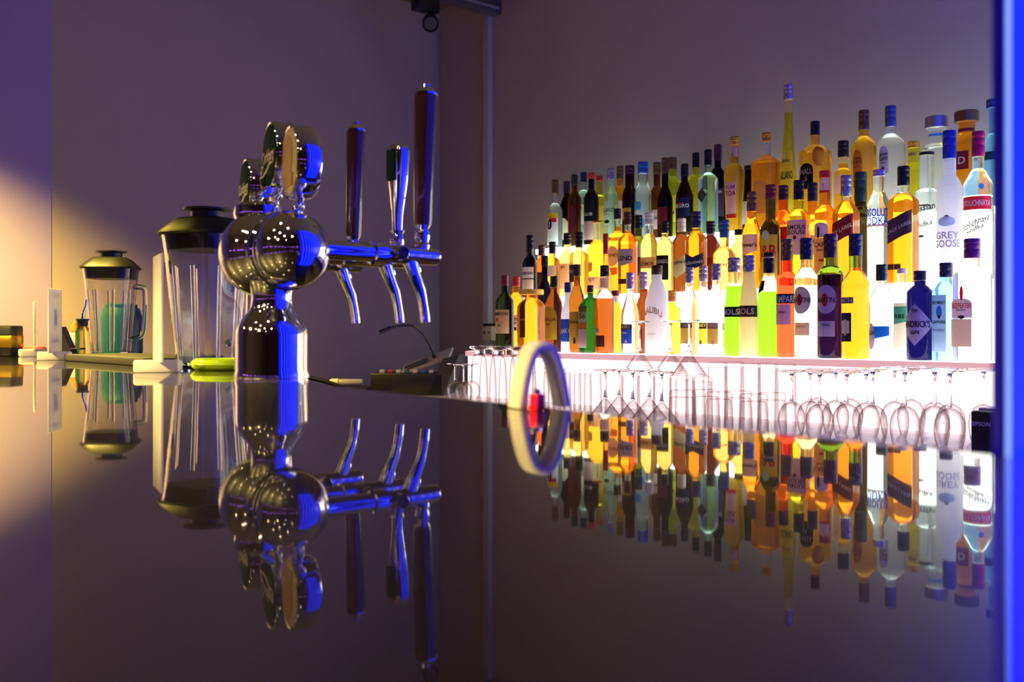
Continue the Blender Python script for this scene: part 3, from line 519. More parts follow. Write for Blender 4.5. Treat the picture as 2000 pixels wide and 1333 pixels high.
{'t':1,'X':2.588,'Y':2.061,'h':0.2928,'zc':0.2423,'zn':0.2187,'zb':0.1312,'rc':0.0143,'R':0.0303,'g':'clear','c':'pewter','n':'syrup_bottle','d':'clear bottle with bright yellow fruit label','L':[('rect',0.037,0.106,46,10,'lemon2',[('ORBET',0.0976,0.0101,'lemon')]),('rect',0.0858,0.106,46,10,'umber',[]),('oval',0.0336,0.0488,9,18,'bronze',[])],'ne':0.0135},
{'t':1,'X':2.497,'Y':1.9385,'h':0.2893,'zc':0.2379,'zn':0.2154,'zb':0.1286,'rc':0.0145,'R':0.0284,'g':'clear','c':'pewter','n':'syrup_bottle','d':'clear bottle,orange fruit label beside green bottle','L':[('rect',0.037,0.1045,44,6,'apricot',[('ORBET',0.0965,0.0096,'cream')]),('rect',0.0852,0.1045,44,6,'tan',[]),('oval',0.0354,0.0499,9,18,'blush',[])],'ne':0.0129},
{'t':1,'X':2.513,'Y':1.8816,'h':0.3053,'zc':0.2609,'zn':0.2403,'zb':0.1342,'rc':0.0174,'R':0.0296,'g':'lime','c':'pewter','n':'liqueur_bottle','d':'lime green bottle,silver cap,black band','L':[('rect',0.1215,0.1532,80,10,'black',[('BOLS',0.1374,0.0174,'white')])],'lv':0.2166,'ne':0.019},
{'t':1,'X':2.497,'Y':1.815,'h':0.3077,'zc':0.2578,'zn':0.2376,'zb':0.1332,'rc':0.0156,'R':0.0295,'g':'cream','c':'pewter','n':'liqueur_bottle','d':'cream coloured bottle,silver cap,black band','L':[('rect',0.1207,0.155,80,10,'umber',[('BOLS',0.1379,0.0171,'cream')])],'ne':0.0171},
{'t':1,'X':2.513,'Y':1.7543,'h':0.3133,'zc':0.252,'zn':0.2428,'zb':0.1845,'rc':0.0153,'R':0.0321,'g':'lime','c':'black','n':'liqueur_bottle','d':'lime green bottle,black cap with white ring','L':[('diag',0.1875,0.2289,26,-20,'black',[]),('rect',0.2964,0.301,85,10,'ivory',[])],'lv':0.1952,'ne':0.0161},
{'t':1,'X':2.505,'Y':1.6866,'h':0.3484,'zc':0.285,'zn':0.2519,'zb':0.2308,'rc':0.0166,'R':0.0301,'g':'coral','c':'bronze','n':'liqueur_bottle','d':'coral red bottle with dark name band','L':[('rect',0.1584,0.1871,72,10,'navy',[('CAMPARI',0.172,0.0196,'white')]),('rect',0.0966,0.1569,52,2,'lilac',[('bitter',0.1343,0.0075,'ink')])],'ne':0.0166},
{'t':1,'X':2.505,'Y':1.6212,'h':0.3466,'zc':0.2844,'zn':0.2607,'zb':0.2251,'rc':0.017,'R':0.0341,'g':'pale2','c':'navy','n':'vermouth_bottle','d':'pale bottle with grey oval emblem label','L':[('oval',0.1273,0.2059,50,6,'grey',[('MARTINI',0.1673,0.0148,'coal')]),('oval',0.151,0.1851,15,0,'red',[]),('rect',0.0651,0.1022,40,8,'peach',[('bianco',0.0918,0.0074,'tan')])],'ne':0.017},
{'t':1,'X':2.505,'Y':1.5433,'h':0.3526,'zc':0.2858,'zn':0.2626,'zb':0.2365,'rc':0.0181,'R':0.0363,'g':'aubergine','c':'plum','n':'vermouth_bottle','d':'dark aubergine bottle with lilac oval label','L':[('oval',0.1262,0.2075,48,12,'lilac',[('MARTINI',0.1654,0.0145,'coal')]),('oval',0.1465,0.1843,14,8,'red',[]),('rect',0.0624,0.1059,40,12,'lilac',[('rosso',0.0958,0.0073,'ink')])],'lv':0.2365,'ne':0.0181},
{'t':1,'X':2.497,'Y':1.4609,'h':0.3464,'zc':0.2854,'zn':0.2442,'zb':0.2017,'rc':0.017,'R':0.0377,'g':'amber','c':'navy','n':'vermouth_bottle','d':'amber bottle,green neck,figure 1 label','L':[('rect',0.1534,0.1705,34,-10,'ink',[('MARTINI',0.1619,0.0128,'white')]),('rect',0.0485,0.1279,28,-12,'navy',[('1',0.0882,0.0426,'mustard')]),('rect',0.0712,0.1066,20,-12,'white',[])],'lv':0.2527,'ne':0.017,'cap2':'green'},
{'t':1,'X':2.513,'Y':1.3924,'h':0.2591,'zc':0.2145,'zn':0.1992,'zb':0.1575,'rc':0.0153,'R':0.0314,'g':'clear','c':'pine','n':'gin_bottle','d':'clear bottle,dark green cap,blue ribbon label','L':[('diag',0.0545,0.0907,45,20,'ultra4',[]),('oval',0.0267,0.099,24,-28,'lilac',[('GIN',0.0726,0.0111,'coal')])],'ne':0.0139},
{'t':1,'X':2.588,'Y':1.3735,'h':0.2505,'zc':0.2364,'zn':0.187,'zb':0.1559,'rc':0.0127,'R':0.0353,'g':'clear','c':'blush2','n':'gin_bottle','d':'clear bottle with cream and green sash label','L':[('rect',0.0316,0.1545,60,2,'cream2',[]),('diag',0.0881,0.1446,60,2,'seagreen',[('HERBS',0.1178,0.0113,'pine')])],'ne':0.0127},
{'t':1,'X':2.497,'Y':1.2756,'h':0.2355,'zc':0.2099,'zn':0.1978,'zb':0.1763,'rc':0.0161,'R':0.0342,'g':'indigo','c':'plum','n':'gin_bottle','d':'dark indigo apothecary bottle,lilac diamond label','L':[('diamond',0.039,0.1493,82,6,'lilac',[("HENDRICK'S",0.0955,0.0161,'ink'),('GIN',0.074,0.0094,'ink'),('Est',0.1319,0.0094,'ink')])],'ne':0.0148},
{'t':1,'X':2.513,'Y':1.2139,'h':0.2537,'zc':0.2167,'zn':0.2061,'zb':0.1731,'rc':0.0165,'R':0.0283,'g':'sapphire','c':'navy','n':'gin_bottle','d':'pale blue square bottle,long framed label','L':[('rect',0.0238,0.1704,34,-8,'ice',[('BOMBAY',0.1506,0.0079,'ink'),('SAPPHIRE',0.1004,0.0079,'ink'),('london',0.0806,0.0066,'dusk2')]),('oval',0.111,0.1427,15,-8,'sky2',[]),('oval',0.1084,0.1189,6,-8,'maroon',[])],'ne':0.0145,'sq':6},
{'t':1,'X':2.505,'Y':1.1428,'h':0.3107,'zc':0.2615,'zn':0.2395,'zb':0.2163,'rc':0.02,'R':0.0401,'g':'clear','c':'violet2','n':'gin_bottle','d':'clear bottle,purple cap,red guardsman label','L':[('arch',0.1102,0.1594,36,-14,'blush3',[('BEEFEATER',0.1412,0.0129,'scarlet'),('london',0.1309,0.0052,'ink')]),('oval',0.1542,0.1904,6,-14,'scarlet',[]),('oval',0.1076,0.1167,11,-14,'dusk',[]),('rect',0.0378,0.1076,34,-14,'peach',[])],'ne':0.0181,'sq':5}]

def make_bottle(d, label):
    bz = {1: 0.0, 2: .214, 3: .428}[d['t']]
    root = empty(d['n'], (d['X'], d['Y'], bz + .0005), label, 'bottle', PI + random.uniform(-.05, .05), {1: 'bottles on the bottom step', 2: 'bottles on the middle step', 3: 'bottles on the top step'}[d['t']])
    R, h, zc, zn, zb, rc = d['R'], d['h'], d['zc'], d['zn'], d['zb'], d['rc']
    sty = d.get('sty', '')
    ne = d.get('ne', rc * .88)
    zn = min(zn, zc - .004); zb = min(zb, zn - .008)
    P = [(0, .004), (R * .80, .0), (R * .95, .0015), (R, .007)]
    if sty == 'cone':
        for i in range(9):
            t = i / 8; P.append((R + (ne - R) * t, zb + (zn - zb) * t))
    elif sty == 'bulb':
        P = [(0, .004), (R * .66, 0), (R * .78, .004), (R * .84, zb * .45), (R * .96, zb * .8)]
        for i in range(9):
            t = i / 8; P.append((ne + (R - ne) * math.cos(t * PI / 2) ** .8, zb + (zn - zb) * math.sin(t * PI / 2) ** 1.0 if i else zb))
    elif sty == 'bulge':
        rt = d['rt']
        P += [(R, zb * .80), (R * .96, zb * .84), (rt, zb * .95), (rt, zb * 1.08)]
        z1 = zb * 1.08
        for i in range(1, 8):
            t = i / 7; P.append((ne + (rt - ne) * (math.cos(PI * t) + 1) / 2, z1 + (zn - z1) * t))
    else:
        for i in range(9):
            t = i / 8
            k = .55 * (math.cos(PI * t) + 1) / 2 + .45 * math.sqrt(max(0, 1 - t * t))
            P.append((ne + (R - ne) * k, zb + (zn - zb) * t))
    P += [(ne, zc - .001)]
    def pr(z):
        for (r0, a), (r1, b) in zip(P[1:], P[2:]):
            if a <= z <= b: return r0 + (r1 - r0) * (0 if b == a else (z - a) / (b - a))
        return ne if z > P[-1][1] else R
    sq = d.get('sq')
    def shape(phi, z):
        if not sq: return 1.0
        f = 1.0 if z <= zb else max(0.0, 1 - (z - zb) / max(1e-4, zn - zb))
        e = 2 + (sq - 2) * f
        c, s = abs(math.cos(phi)), abs(math.sin(phi))
        return (c ** e + s ** e) ** (-1 / e)
    n = 32 if sq else 24
    lv = d.get('lv')
    gm = glass_mat(d['g'])
    if lv and lv < zc - .004:
        low = [p for p in P if p[1] < lv] + [(pr(lv), lv), (0, lv)]
        hi = [(0, lv + .0004), (pr(lv), lv + .0004)] + [p for p in P if p[1] > lv + .001] + [(0, zc - .001)]
        lathe_obj('filled_body', low, gm, root, n, shape=shape)
        nm = glass_mat('olivegreen') if d.get('cap2') or d['g'] == 'aubergine' else glass_mat('pale2' if d['g'] in ('gold', 'yellow', 'lime') else 'clear')
        lathe_obj('neck', hi, nm, root, n, shape=shape)
    else:
        lathe_obj('filled_body', P + [(0, zc - .001)], gm, root, n, shape=shape)
    # cap with grip grooves
    rc = max(rc, ne * 1.06)
    ch = h - zc
    C = [(0, zc), (rc * .96, zc), (rc, zc + ch * .03)]
    if ch > .018 and rc < .025:
        for g in ((.42, .46, .50), (.70, .73, .76)):
            C += [(rc, zc + ch * g[0]), (rc * .94, zc + ch * g[1]), (rc, zc + ch * g[2])]
    C += [(rc, h - ch * .07), (rc * .90, h), (0, h)]
    lathe_obj('cap', C, cap_mat(d['c']), root, 20)
    # labels and lettering, wrapped on the glass
    for li, (shp, z0, z1, ha, spin, col, txt) in enumerate(d['L']):
        off = .0005 + .0004 * li
        a0, sp = math.radians(ha), math.radians(spin)
        par = root
        slope = 0
        if shp == 'slant': slope = .48
        def wrap(u, z, o):
            phi = sp + u
            r = (pr(min(max(z, .008), zc - .002)) + o) * shape(phi, z)
            return (r * math.cos(phi), r * math.sin(phi), z)
        if shp != 'none':
            V, Fc = [], []
            nu, nv = 18, 4
            for i in range(nu + 1):
                u = -1 + 2 * i / nu
                au = abs(u)
                lo, hi_ = 0.0, 1.0
                if shp == 'oval': q = .5 * math.sqrt(max(0, 1 - u * u)); lo, hi_ = .5 - q, .5 + q
                elif shp == 'diamond': q = .5 * (1 - au); lo, hi_ = .5 - q, .5 + q
                elif shp == 'arch': hi_ = .72 + .28 * math.sqrt(max(0, 1 - u * u))
                elif shp == 'diag': lo = .30 * (u + 1) / 2
                elif shp == 'tri': lo = .60 * (u + 1) / 2
                elif shp == 'chev': lo, hi_ = .28 * au, .70 + .30 * au
                for j in range(nv + 1):
                    t = lo + (hi_ - lo) * j / nv
                    z = z0 + (z1 - z0) * t + slope * u * a0 * R
                    V.append(wrap(u * a0, z, off))
            for i in range(nu):
                for j in range(nv):
                    k = i * (nv + 1) + j
                    Fc.append((k, k + nv + 1, k + nv + 2, k + 1))
            par = mesh_obj('label', V, Fc, label_mat(col), root)
        for t in txt:
            s, zt, ht, tc = t[:4]
            sl = t[4] if len(t) > 4 else 0
            V, Fc = text_data(s)
            w = max(v[0] for v in V) - min(v[0] for v in V)
            lim = 2 * a0 * R * .90 if shp != 'diamond' else 2 * a0 * R * .80
            sx = ht if w * ht <= lim else lim / w
            pts = []
            for x, y in V:
                uu = x * sx
                zz = zt + y * ht + sl * uu
                if s == 'MALIBU': zz -= uu * uu * 14
                pts.append(wrap(uu / R, zz, off + .0006))
            mesh_obj('lettering', pts, Fc, print_mat(tc), par, smooth=False)
    return root

STEP = {1: 'bottom', 2: 'middle', 3: 'top'}
for t in (3, 2, 1):
    # left to right as seen in the photograph: along the shelf, far end first
    row = sorted([d for d in BOTTLES if d['t'] == t], key=lambda d: (d['X'] * .7604 - d['Y'] * .6494) / (d['X'] * .6494 + d['Y'] * .7604))
    for i, d in enumerate(row):
        make_bottle(d, '%s, %s from left on %s step' % (d['d'], ORD[i], STEP[t]))

# ================================================================== glasses on the worktop
def shell(outer, th):
    """closed thin-walled profile, rim at the bottom (z=0), outer listed rim -> closed end"""
    inner = []
    for (r, z) in reversed(outer):
        inner.append((max(0, r - th), z - (th if r < 1e-6 else 0)))
    return [outer[0]] + outer[1:] + inner + [outer[0]]

PROTO = {}
def glass_parts(kind, H):
    key = (kind, round(H, 3))
    if key in PROTO: return PROTO[key]
    parts = []
    def add(name, prof, n=28):
        V, Fc = lathe(prof, n)
        o = mesh_obj(name, V, Fc, GLASSS if name in ('stem', 'foot') else GLASSC)
        parts.append((name, o.data)); bpy.data.objects.remove(o)
    if kind == 'wine':
        zb = H * .52
        out = [(.026, 0), (.031, H * .12), (.0335, H * .24), (.031, H * .36), (.022, H * .46), (.010, H * .505), (0, zb)]
        add('bowl', shell(out, .0012))
        add('stem', [(0, zb - .001), (.006, zb - .0005), (.0036, zb + H * .05), (.0032, H * .90), (.006, H * .95), (.010, H * .972), (0, H * .972)], 12)
        add('foot', [(0, H * .972), (.030, H * .975), (.033, H * .985), (.032, H), (0, H)])
    elif kind == 'martini':
        zb = H * .42
        out = [(.052, 0), (.050, .004), (.008, zb - .004), (0, zb)]
        add('bowl', shell(out, .0014))
        add('stem', [(0, zb - .001), (.0085, zb - .0005), (.0045, zb + H * .05), (.0034, H * .90), (.006, H * .95), (.010, H * .97), (0, H * .97)], 12)
        add('foot', [(0, H * .97), (.031, H * .974), (.034, H * .985), (.033, H), (0, H)])
    elif kind == 'highball':
        out = [(.030, 0), (.0295, H * .5), (.0285, H * .97), (.026, H - .001), (0, H)]
        prof = [(.030, 0), (.0295, H * .5), (.0285, H * .97), (.0265, H), (0, H), (0, H - .013), (.026, H - .014), (.0275, H * .5), (.0282, 0), (.030, 0)]
        add('wall', prof)
    elif kind == 'tumbler':
        prof = [(.038, 0), (.037, H * .5), (.0355, H * .95), (.032, H), (0, H), (0, H - .018), (.032, H - .019), (.035, H * .5), (.0362, 0), (.038, 0)]
        add('wall', prof)
    elif kind == 'sundae':
        out = [(.034, 0), (.033, H * .3), (.030, H * .6), (.026, H * .78), (.020, H * .84), (0, H * .85)]
        add('bowl', shell(out, .0022))
        add('stem', [(0, H * .84), (.020, H * .842), (.016, H * .87), (.019, H * .93), (0, H * .93)], 20)
        add('foot', [(0, H * .93), (.020, H * .932), (.036, H * .965), (.038, H * .98), (.036, H), (0, H)])
    PROTO[key] = parts
    return parts

def put_glass(kind, name, x, y, H, label, group, z=ZW):
    r = empty(name, (x, y, z + .0004), label, 'glass', random.uniform(0, 6), group)
    for nm, me in glass_parts(kind, H):
        o = bpy.data.objects.new(nm, me); COL.objects.link(o); o.parent = r
    return r

RIM = dict(wine=.0345, martini=.0525, highball=.0308, tumbler=.0388, sundae=.0385)
QUEUE = []
def rowput(kind, name, pts, H, desc, tail, group, z=ZW):
    for i, (x, y) in enumerate(pts):
        QUEUE.append([x, y, kind, name, H, '%s, %s from left %s' % (desc, ORD[i], tail), group, z])

def settle():
    # push neighbours apart until no two glasses touch
    for it in range(300):
        moved = False
        for i, a in enumerate(QUEUE):
            for b in QUEUE[i + 1:]:
                if a[7] != b[7] and (a[4] if a[7] == ZW else b[4]) < .13: continue
                dx, dy = b[0] - a[0], b[1] - a[1]
                d = math.hypot(dx, dy) or 1e-5
                ov = RIM[a[2]] + RIM[b[2]] + .001 - d
                if ov > 0:
                    moved = True
                    k = .5 * ov / d
                    a[0] -= dx * k; a[1] -= dy * k; b[0] += dx * k; b[1] += dy * k
        for q in QUEUE:
            q[0] = min(max(q[0], 1.92), 2.435 - RIM[q[2]])
            q[1] = max(q[1], PRY + RIM[q[2]])
        if not moved: break
    for x, y, kind, name, H, label, group, z in QUEUE:
        put_glass(kind, name, x, y, H, label, group, z)

rowput('wine', 'wine_glass', [(2.3, 3.0292), (2.26, 2.9229), (2.33, 2.9656)], .135, 'upturned wine glass', 'beside the black console', 'upturned wine glasses by the console')
rowput('sundae', 'footed_tumbler', [(2.22, 2.7809), (2.3, 2.8296), (2.22, 2.6741), (2.3, 2.7185), (2.22, 2.5668), (2.3, 2.6097)], .205, 'upturned tall footed glass', 'left of the ribbed loop', 'tall footed glasses')
rowput('highball', 'highball_glass', [(2.2, 2.4295), (2.28, 2.4609), (2.2, 2.3259), (2.28, 2.3611), (2.2, 2.2317), (2.28, 2.2657)], .135, 'upturned highball glass', 'behind the ribbed loop', 'highball glasses behind the loop')
rowput('martini', 'martini_glass', [(2.1, 2.036), (2.2, 2.0746), (2.1, 1.9183), (2.2, 1.9529), (2.1, 1.8059)], .145, 'upturned martini glass', 'standing on the worktop', 'martini glasses on the worktop')
rowput('highball', 'highball_glass', [(2.33, 2.2176), (2.345, 2.1598), (2.345, 2.0944), (2.345, 2.0269), (2.345, 1.9616), (2.345, 1.8984)], .128, 'upturned highball glass', 'supporting the stacked martini glasses', 'highball glasses under the stack')
rowput('martini', 'martini_glass', [(2.345, 2.1225), (2.345, 1.994), (2.24, 1.8245)], .162, 'upturned martini glass stacked on highballs', 'in front of the bottles', 'stacked martini glasses', ZW + .128)
rowput('highball', 'highball_glass', [(2.255, 1.8633), (2.23, 1.7796)], .128, 'upturned highball glass', 'under the rightmost stacked martini glass', 'highball glasses under the stack')
rowput('tumbler', 'tumbler_glass', [(2.1, 1.7441), (2.14, 1.7148), (2.1, 1.6184), (2.17, 1.615), (2.1, 1.5091), (2.17, 1.5087)], .098, 'upturned short thick-based tumbler', 'at the counter edge', 'short tumblers')
rowput('highball', 'tall_highball_glass', [(2.3, 1.7871), (2.36, 1.7709), (2.3, 1.6665), (2.36, 1.651), (2.3, 1.5534)], .168, 'upturned tall highball glass', 'behind the short tumblers', 'tall highball glasses')
rowput('wine', 'wine_glass', [(2.12, 1.4082), (2.18, 1.4006), (2.3, 1.4531), (2.12, 1.3158), (2.24, 1.3699), (2.16, 1.2948), (2.33, 1.3791), (2.22, 1.2755)], .160, 'upturned small wine glass', 'below the vermouth bottles', 'small wine glasses')
rowput('wine', 'large_wine_glass', [(2.1, 1.1698), (2.24, 1.2134), (2.12, 1.1202), (2.34, 1.2178), (2.16, 1.082), (2.3, 1.1307), (2.13, 1.022), (2.28, 1.0722), (2.29, 1.0448)], .172, 'upturned large wine glass', 'left of the printer', 'large wine glasses')

# ================================================================== receipt printer
px, py = (2.03, 0.9303)
PRY = py + .004
settle()
pr_ = empty('receipt_printer', (px + .09, py - .075, ZW), 'black receipt printer half hidden by blue column', 'printer')
box_obj('housing', (0, 0, .047), (.18, .15, .094), BLACKP, pr_, .005)
box_obj('lid', (.01, 0, .096), (.15, .14, .006), pbr('printer_lid', (.45,.40,.42), .3), pr_, .002)
flat_text('brand_lettering', 'EPSON', (-.0907, .052, .068), (0, -1, 0), (0, 0, 1), .0085, pbr('pale_print', (.5,.5,.6), .5), pr_)

# ================================================================== blue LED partition (end shows at right edge, rest added to throw blue light)
colm = empty('extended_led_partition', (1.83, .1735, ZF), 'blue glowing ribbed LED partition at the right edge, extended unseen to give blue light', 'partition')
BLUEP = pbr('blue_panel', (.01,.012,.30), .25)
BLUES = emit('blue_led_pure', (.0006,.003,1.0), 11.0)
BLUEL = emit('blue_led_tube', (.020,.045,1.0), 7.0)
BLUEG = emit('blue_diffuser', (.001,.004,1.0), 1.25)
BLUEM = emit('blue_dim_diffuser', (.001,.004,1.0), .30)
BLUED = emit('navy_diffuser', (.0,.001,1.0), .13)
ICE = emit('ice_led', (.22,.34,1.0), 1.4)
hh = ZC - ZF
box_obj('core', (0, 0, hh / 2), (2.41, .19, hh), BLUEP, colm, .003)
for yy, w, m in ((.0935, .008, BLUED), (.0878, .003, ICE), (.0676, .037, BLUES), (-.03, .11, BLUEG)):
    box_obj('side_strip', (-1.2075, yy, hh / 2), (.006, w - .0004, hh), m, colm, .0006)
for k in range(12):  # long face added out of view, glows onto chrome and walls
    x0 = -1.185 + k * .198
    box_obj('face_strip', (x0, .0975, hh / 2), (.014, .006, hh), BLUED if k == 0 else BLUEL, colm, .001)
    for q in range(3):
        box_obj('added_face_panel', (x0 + .0405 + q * .059, .0965, hh / 2), (.056, .004, hh), (BLUEG, BLUEM, BLUEG)[q], colm, .001)

# ================================================================== beer tower
tx, ty = .752, 1.487
tw = empty('beer_tower', (tx, ty, 0), 'chrome beer tower with three taps and round badges', 'beer tower')
lathe_obj('column', [(0, 0), (.060, 0), (.0605, .006), (.0585, .012), (.0585, .070), (.056, .082), (.048, .095), (.039, .106), (.034, .116), (.0325, .130), (.034, .145), (.042, .158), (0, .162)], CHROME, tw, 48)
cx0 = 0.0
# head: lobed body of revolution along the bar
lob = []
def sph(c, r, a0, a1, n=10):
    return [(max(0, r * math.sin(a0 + (a1 - a0) * i / n)), c - r * math.cos(a0 + (a1 - a0) * i / n)) for i in range(n + 1)]
near = sph(-.070, .060, 0, math.radians(118), 14)
far = sph(.030, .072, math.radians(52), math.radians(158), 16)
prof = [(r, z) for r, z in near] + [(.054, -.036), (.0565, -.030), (.0565, -.024), (.055, -.018)] + far + [(.026, .105), (.024, .150), (0, .152)]
lathe_obj('head', prof, CHROME, tw, 48, loc=(0, 0, .205), axis=(0, 1, 0), ang=25)
lathe_obj('top_collar', [(0, .262), (.040, .262), (.042, .270), (.040, .284), (.032, .290), (0, .290)], CHROME, tw, 32, loc=(.0, .045, 0))
lathe_obj('head_cap_ring', [(.0605, -.003), (.064, 0), (.0605, .003), (.058, 0), (.0605, -.003)], CHROME, tw, 48, loc=(0, -.052, .205), axis=(0, 1, 0))
# badges
GREENB = pbr('badge_green', (.006,.035,.018), .65, spec=.1)
CREAMB = pbr('badge_cream', (.75,.60,.30), .4)
GOLDB = pbr('badge_gold', (.62,.36,.04), .35)
PALEB = pbr('badge_white', (.85,.80,.55), .4)
def badge(x, y, z, r, kind, foot):
    a = math.radians(15)
    nrm = Vector((-math.cos(a), math.sin(a), 0)); side = Vector((math.sin(a), math.cos(a), 0)) * -1
    loc = Vector((x - tx, y - ty, z))
    t = .042
    b = lathe_obj('badge_drum', [(0, -t), (r * .90, -t), (r * .985, -t * .82), (r, -t * .5), (r, -.003), (r * .97, 0), (r * .90, -.002), (0, -.002)], CHROME, tw, 40, loc=loc, axis=nrm)
    lathe_obj('badge_face', [(0, -.002), (r * .92, -.002), (r * .92, .0), (r * .88, .0012), (0, .0018)], GREENB if kind == 'green' else CREAMB, b, 40, loc=loc, axis=nrm)
    o = loc + nrm * .0028
    if kind == 'green':
        flat_text('lettering', 'Carlsberg', o + Vector((0, 0, -.002)), side, Vector((0, 0, 1)) + side * .12, r * .36, PALEB, b, r * 1.66)
        V, Fc = [], []
        for i in range(13):
            u = -1 + i / 6
            zz = -r * .40 + r * .10 * math.sin(u * 2.6)
            hw = r * .07 * (1 - u * u * .8)
            for s in (-1, 1): V.append(o + side * (u * r * .62) + Vector((0, 0, zz + s * hw)))
        Fc = [(2 * i, 2 * i + 2, 2 * i + 3, 2 * i + 1) for i in range(12)]
        mesh_obj('swoosh', V, Fc, PALEB, b, smooth=False)
    else:
        lathe_obj('emblem', [(0, 0), (r * .56, 0), (r * .56, .0010), (0, .0014)], GOLDB, b, 28, loc=o + Vector((0, 0, r * .16)) - nrm * .001, axis=nrm)
        box_obj('emblem_band', o + Vector((0, 0, -r * .50)), (r * 1.1, .001, r * .34), GOLDB, b, rotz=math.atan2(side.y, side.x))
    top = loc + Vector((0, 0, -r + .002)) - nrm * .021
    ft = Vector(foot)
    rod = tube_obj('badge_rod', [ft, ft + Vector((0, 0, .012)), (ft + top) / 2 + Vector((0, 0, .004)), top + Vector((0, 0, .004))], .0065, CHROME, tw, 14)
    for k in (.25, .6):
        p = ft.lerp(top, k)
        lathe_obj('rod_bead', sph(0, .0095, 0, PI, 8), CHROME, rod, 16, loc=p)
badge(*(0.7786, 1.4786, 0.3552), .061, 'cream', (.02, -.045, .262))
badge(*(0.7912, 1.573, 0.3823), .057, 'green', (.02, .040, .285))
badge(*(0.7811, 1.6475, 0.333), .051, 'green', (.0, .095, .255))
# taps
def tap(yw, hx, kind, ztop, rt):
    y = yw - ty
    sh_ = lathe_obj('tap_shank', [(0, .035), (.0155, .035), (.0155, .130), (.0200, .131), (.0200, .153), (.0160, .155), (.0160, .258), (.0145, .262), (0, .262)], CHROME, tw, 28, loc=(0, y, .206), axis=(1, 0, 0))
    lathe_obj('flow_lever', [(0, 0), (.012, 0), (.012, .020), (.010, .022), (.0095, .019), (0, .019)], CHROME, sh_, 20, loc=(.172, y - .012, .206), axis=(0, -1, 0))
    lathe_obj('lever_plug', [(0, .0192), (.0094, .0192), (0, .0200)], BLACKP, sh_, 16, loc=(.172, y - .012, .206), axis=(0, -1, 0))
    X = hx - tx
    box_obj('tap_block', (X - .022, y, .186), (.020, .020, .028), CHROME, sh_, .003, rot=Matrix.Rotation(math.radians(-24), 3, 'Y'))
    tube_obj('spout', [(X - .026, y, .196), (X - .016, y, .172), (X - .004, y, .145), (X + .003, y, .115), (X + .006, y, .092)], lambda t: .0125 - .0040 * min(1, t * 1.6), CHROME, sh_, 16)
    bs = lathe_obj('handle_base', [(0, .215), (.012, .215), (.013, .224), (.010, .228), (.013, .236), (.0125, .246), (.0105, .252), (.0135, .258), (0, .260)], CHROME, sh_, 24, loc=(X, y, 0))
    if kind == 'wood':
        tilt = Vector((.012, 0, 0))
        z0 = .258
        V, Fc = lathe([(0, z0), (rt * .74, z0), (rt * .78, z0 + .006), (rt, ztop - .012), (rt, ztop - .010)], 28)
        V = [(v[0] + X + .03 * (v[2] - z0), v[1] + y, v[2]) for v in V]
        mesh_obj('wooden_handle', V, Fc + [tuple(range(len(V) - 28, len(V)))], WOOD, bs)
        V, Fc = lathe([(0, ztop - .010), (rt * 1.03, ztop - .010), (rt * 1.03, ztop - .006), (rt * .62, ztop + .002), (rt * .40, ztop + .004), (rt * .36, ztop + .009), (0, ztop + .011)], 28)
        V = [(v[0] + X + .03 * (v[2] - z0), v[1] + y, v[2]) for v in V]
        mesh_obj('handle_tip', V, Fc, CHROME, bs)
    else:
        V, Fc = [], []
        secs = [(.256, .008, .008), (.285, .009, .009), (.315, .014, .011), (.350, .019, .014), (.395, .0215, .016), (.408, .0205, .015), (.413, .016, .011)]
        m = 20
        for z, a, b in secs:
            for i in range(m):
                t = 2 * PI * i / m
                c, s = math.cos(t), math.sin(t)
                e = .55
                V.append((X + .02 * (z - .256) + b * math.copysign(abs(c) ** e, c), y + a * math.copysign(abs(s) ** e, s), z))
        for i in range(len(secs) - 1):
            for k in range(m):
                j = (k + 1) % m
                Fc.append((i * m + k, i * m + j, (i + 1) * m + j, (i + 1) * m + k))
        Fc += [tuple(range(m))[::-1], tuple(range((len(secs) - 1) * m, len(secs) * m))]
        mesh_obj('paddle_handle', V, Fc, CHROME, bs)
        box_obj('paddle_plate', (X - .0135, y, .375), (.003, .026, .056), GREENB, bs, .001)
        flat_text('lettering', 'Carlsberg', (X + .001, y - .0112, .300), (.12, -.2, 1), (-1, 0, 0), .0065, PALEB, bs, .05)
tap(1.640, 1.000, 'wood', .470, .0190)
tap(1.490, 1.000, 'paddle', .0, 0)
tap(1.390, .985, 'wood', .492, .0205)

